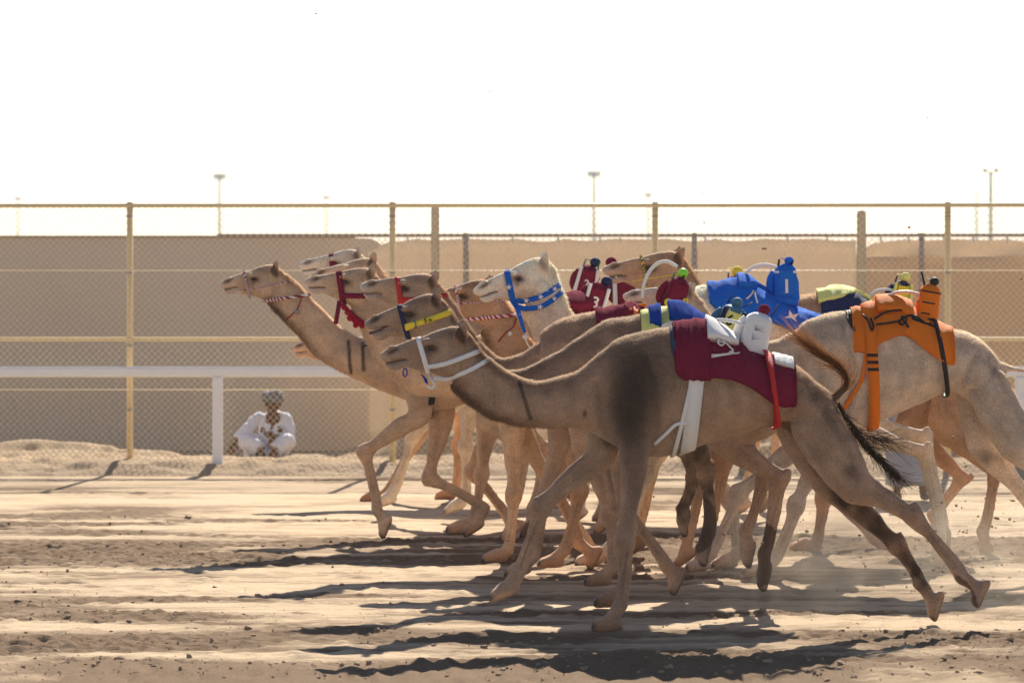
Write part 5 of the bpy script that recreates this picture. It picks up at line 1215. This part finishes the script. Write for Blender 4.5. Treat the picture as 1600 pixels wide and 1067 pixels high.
    tx = bpy.data.textures.new('folds', 'CLOUDS'); tx.noise_scale = .12; dp = o.modifiers.new('d', 'DISPLACE'); dp.texture = tx; dp.strength = .045; dp.mid_level = .5; dp.texture_coords = 'GLOBAL'
    m2 = bpy.data.meshes.new_from_object(o.evaluated_get(bpy.context.evaluated_depsgraph_get())); bpy.data.objects.remove(o)
    link('robe', m2, robe, root); return root
ps = 46.0; sx = X_(416, ps)
figure('person', 'person in a white robe and grey turban seated on the ground behind the mesh fence', ps,
    dict(at=(sx, ps, .0), pelvis=(.06, .12, .12), chest=(.08, .03, .40), neck=(.075, -.02, .53), head=(.085, -.08, .645), sh_l=(-.10, 0, .47), sh_r=(.24, 0, .46), el_l=(-.24, -.18, .32), wr_l=(-.36, -.30, .20),
         el_r=(.29, -.14, .25), wr_r=(.13, -.32, .27), hip_l=(-.05, .06, .12), hip_r=(.17, .06, .12), kn_l=(-.22, -.30, .20), an_l=(-.02, -.42, .08), kn_r=(.26, -.28, .20), an_r=(.10, -.44, .08)), M_THOBE)
pd_ = 38.6
figure('person', 'person in a pale grey robe standing beyond the camels, only lower robe and feet visible', pd_,
    dict(at=(X_(1420, pd_), pd_, .0), pelvis=(0, 0, .88), chest=(0, 0, 1.18), neck=(0, 0, 1.38), head=(0, -.02, 1.52), sh_l=(-.19, 0, 1.32), sh_r=(.19, 0, 1.32), el_l=(-.26, .02, 1.04), wr_l=(-.25, -.08, .82),
         el_r=(.26, .02, 1.04), wr_r=(.25, -.08, .82), hip_l=(-.09, 0, .85), hip_r=(.09, 0, .85), kn_l=(-.11, -.02, .47), an_l=(-.12, .02, .08), kn_r=(.12, -.04, .47), an_r=(.14, -.06, .08)), M_GREYROBE, False)

# ------------------------------------------------------------------ clods, stones and kicked-up dirt
M_CLOD = mat('clod_earth', (.36, .25, .165), .95, .3, 30, .5, 80)
def clods(name, label, n, place, size, seed):
    r = np.random.default_rng(seed); g = Geo()
    bv, bf_ = sphere((0, 0, 0), 1, 6, 4)
    for i in range(n):
        p, s = place(r), size(r); v = bv*(1+r.normal(0, .22, (len(bv), 1)))*np.array([s*r.uniform(.8, 1.7), s*r.uniform(.8, 1.3), s*r.uniform(.5, .95)]); a = r.uniform(0, 6.28)
        v = np.column_stack([v[:, 0]*math.cos(a)-v[:, 1]*math.sin(a), v[:, 0]*math.sin(a)+v[:, 1]*math.cos(a), v[:, 2]]); g.add(v+p, bf_)
    return tag(g.build(name, M_CLOD, None, False), label, kind='stuff')
def on_track(r):
    while True:
        y = r.uniform(23.2, 36) if r.random() < .75 else r.uniform(23, 29); x = r.uniform(-.15, .15)*y
        j = np.clip(np.searchsorted(ys, y), 0, len(ys)-1); i = np.clip(np.searchsorted(xs, x), 0, len(xs)-1)
        if churn[j, i] > r.random()*.6-.02: return np.array([x, y, Z[j, i]+.001])
clods('dirt_clods', 'small dark clods of churned earth scattered over the track', 3200, on_track, lambda r: min(.021, .0036/(.03+r.random())**.62), 31)
SPECKS = [(765, 143, 27), (1002, 200, 27), (494, 22, 27), (1265, 268, 27), (1449, 184, 27), (1098, 302, 27), (1595, 50, 27), (1480, 298, 27), (1005, 370, 27), (1415, 404, 27), (1536, 262, 27)]
def in_air(r):
    if SPECKS: return P(*SPECKS.pop())
    k = r.random()
    if k < .62: x, y, d_ = r.normal(1490, 70), r.normal(850, 70), r.uniform(25.6, 30)
    elif k < .9: x, y, d_ = r.normal(1100, 150), r.normal(830, 60), r.uniform(25.6, 31)
    else: x, y, d_ = r.uniform(1000, 1600), r.uniform(300, 800), r.uniform(25.6, 31)
    y = min(y, HZ+(CH-.03)*F/d_); return P(x, y, d_)
clods('flying_dirt', 'specks and clods of dirt flying up behind the hooves', 420, in_air, lambda r: .006 if SPECKS or r.random() < .02 else .003+.011*r.random()**4, 32)
# drifting dust behind the hooves
def dust(name, lo, hi, dens, label, scale=2.2):
    lo, hi = np.array(lo), np.array(hi); o = Geo().add(*box((lo+hi)/2, hi-lo)).build(name, None, None, False); tag(o, label, kind='stuff')
    m = bpy.data.materials.new('dust'); m.use_nodes = True; N, L = m.node_tree.nodes, m.node_tree.links; N.remove(N['Principled BSDF'])
    v = N.new('ShaderNodeVolumePrincipled'); v.inputs['Color'].default_value = (.85, .72, .56, 1); v.inputs['Anisotropy'].default_value = .3
    tc = N.new('ShaderNodeTexCoord'); n = N.new('ShaderNodeTexNoise'); n.inputs['Scale'].default_value = scale; n.inputs['Detail'].default_value = 4; L.new(tc.outputs['Object'], n.inputs['Vector'])
    mr = N.new('ShaderNodeMapRange'); mr.inputs[1].default_value = .44; mr.inputs[2].default_value = .75; mr.inputs[4].default_value = dens; L.new(n.outputs[0], mr.inputs[0])
    sx_ = N.new('ShaderNodeSeparateXYZ'); L.new(tc.outputs['Generated'], sx_.inputs[0]); mu = mr.outputs[0]
    for ax, prof in ((0, (0, .3, .7, 1)), (1, (0, .3, .7, 1)), (2, (-1, -.9, .25, 1))):
        a = N.new('ShaderNodeMapRange'); a.interpolation_type = 'SMOOTHSTEP'; a.inputs[1].default_value = prof[0]; a.inputs[2].default_value = prof[1]; L.new(sx_.outputs[ax], a.inputs[0])
        b_ = N.new('ShaderNodeMapRange'); b_.interpolation_type = 'SMOOTHSTEP'; b_.inputs[1].default_value = prof[3]; b_.inputs[2].default_value = prof[2]; L.new(sx_.outputs[ax], b_.inputs[0])
        for q in (a, b_):
            k = N.new('ShaderNodeMath'); k.operation = 'MULTIPLY'; L.new(mu, k.inputs[0]); L.new(q.outputs[0], k.inputs[1]); mu = k.outputs[0]
    L.new(mu, v.inputs['Density']); L.new(v.outputs[0], N['Material Output'].inputs['Volume']); o.data.materials.append(m)
dust('dust', (1.2, 25.6, -.02), (4.6, 31.5, 1.0), .48, 'thin cloud of dust kicked up behind the right hand camels')
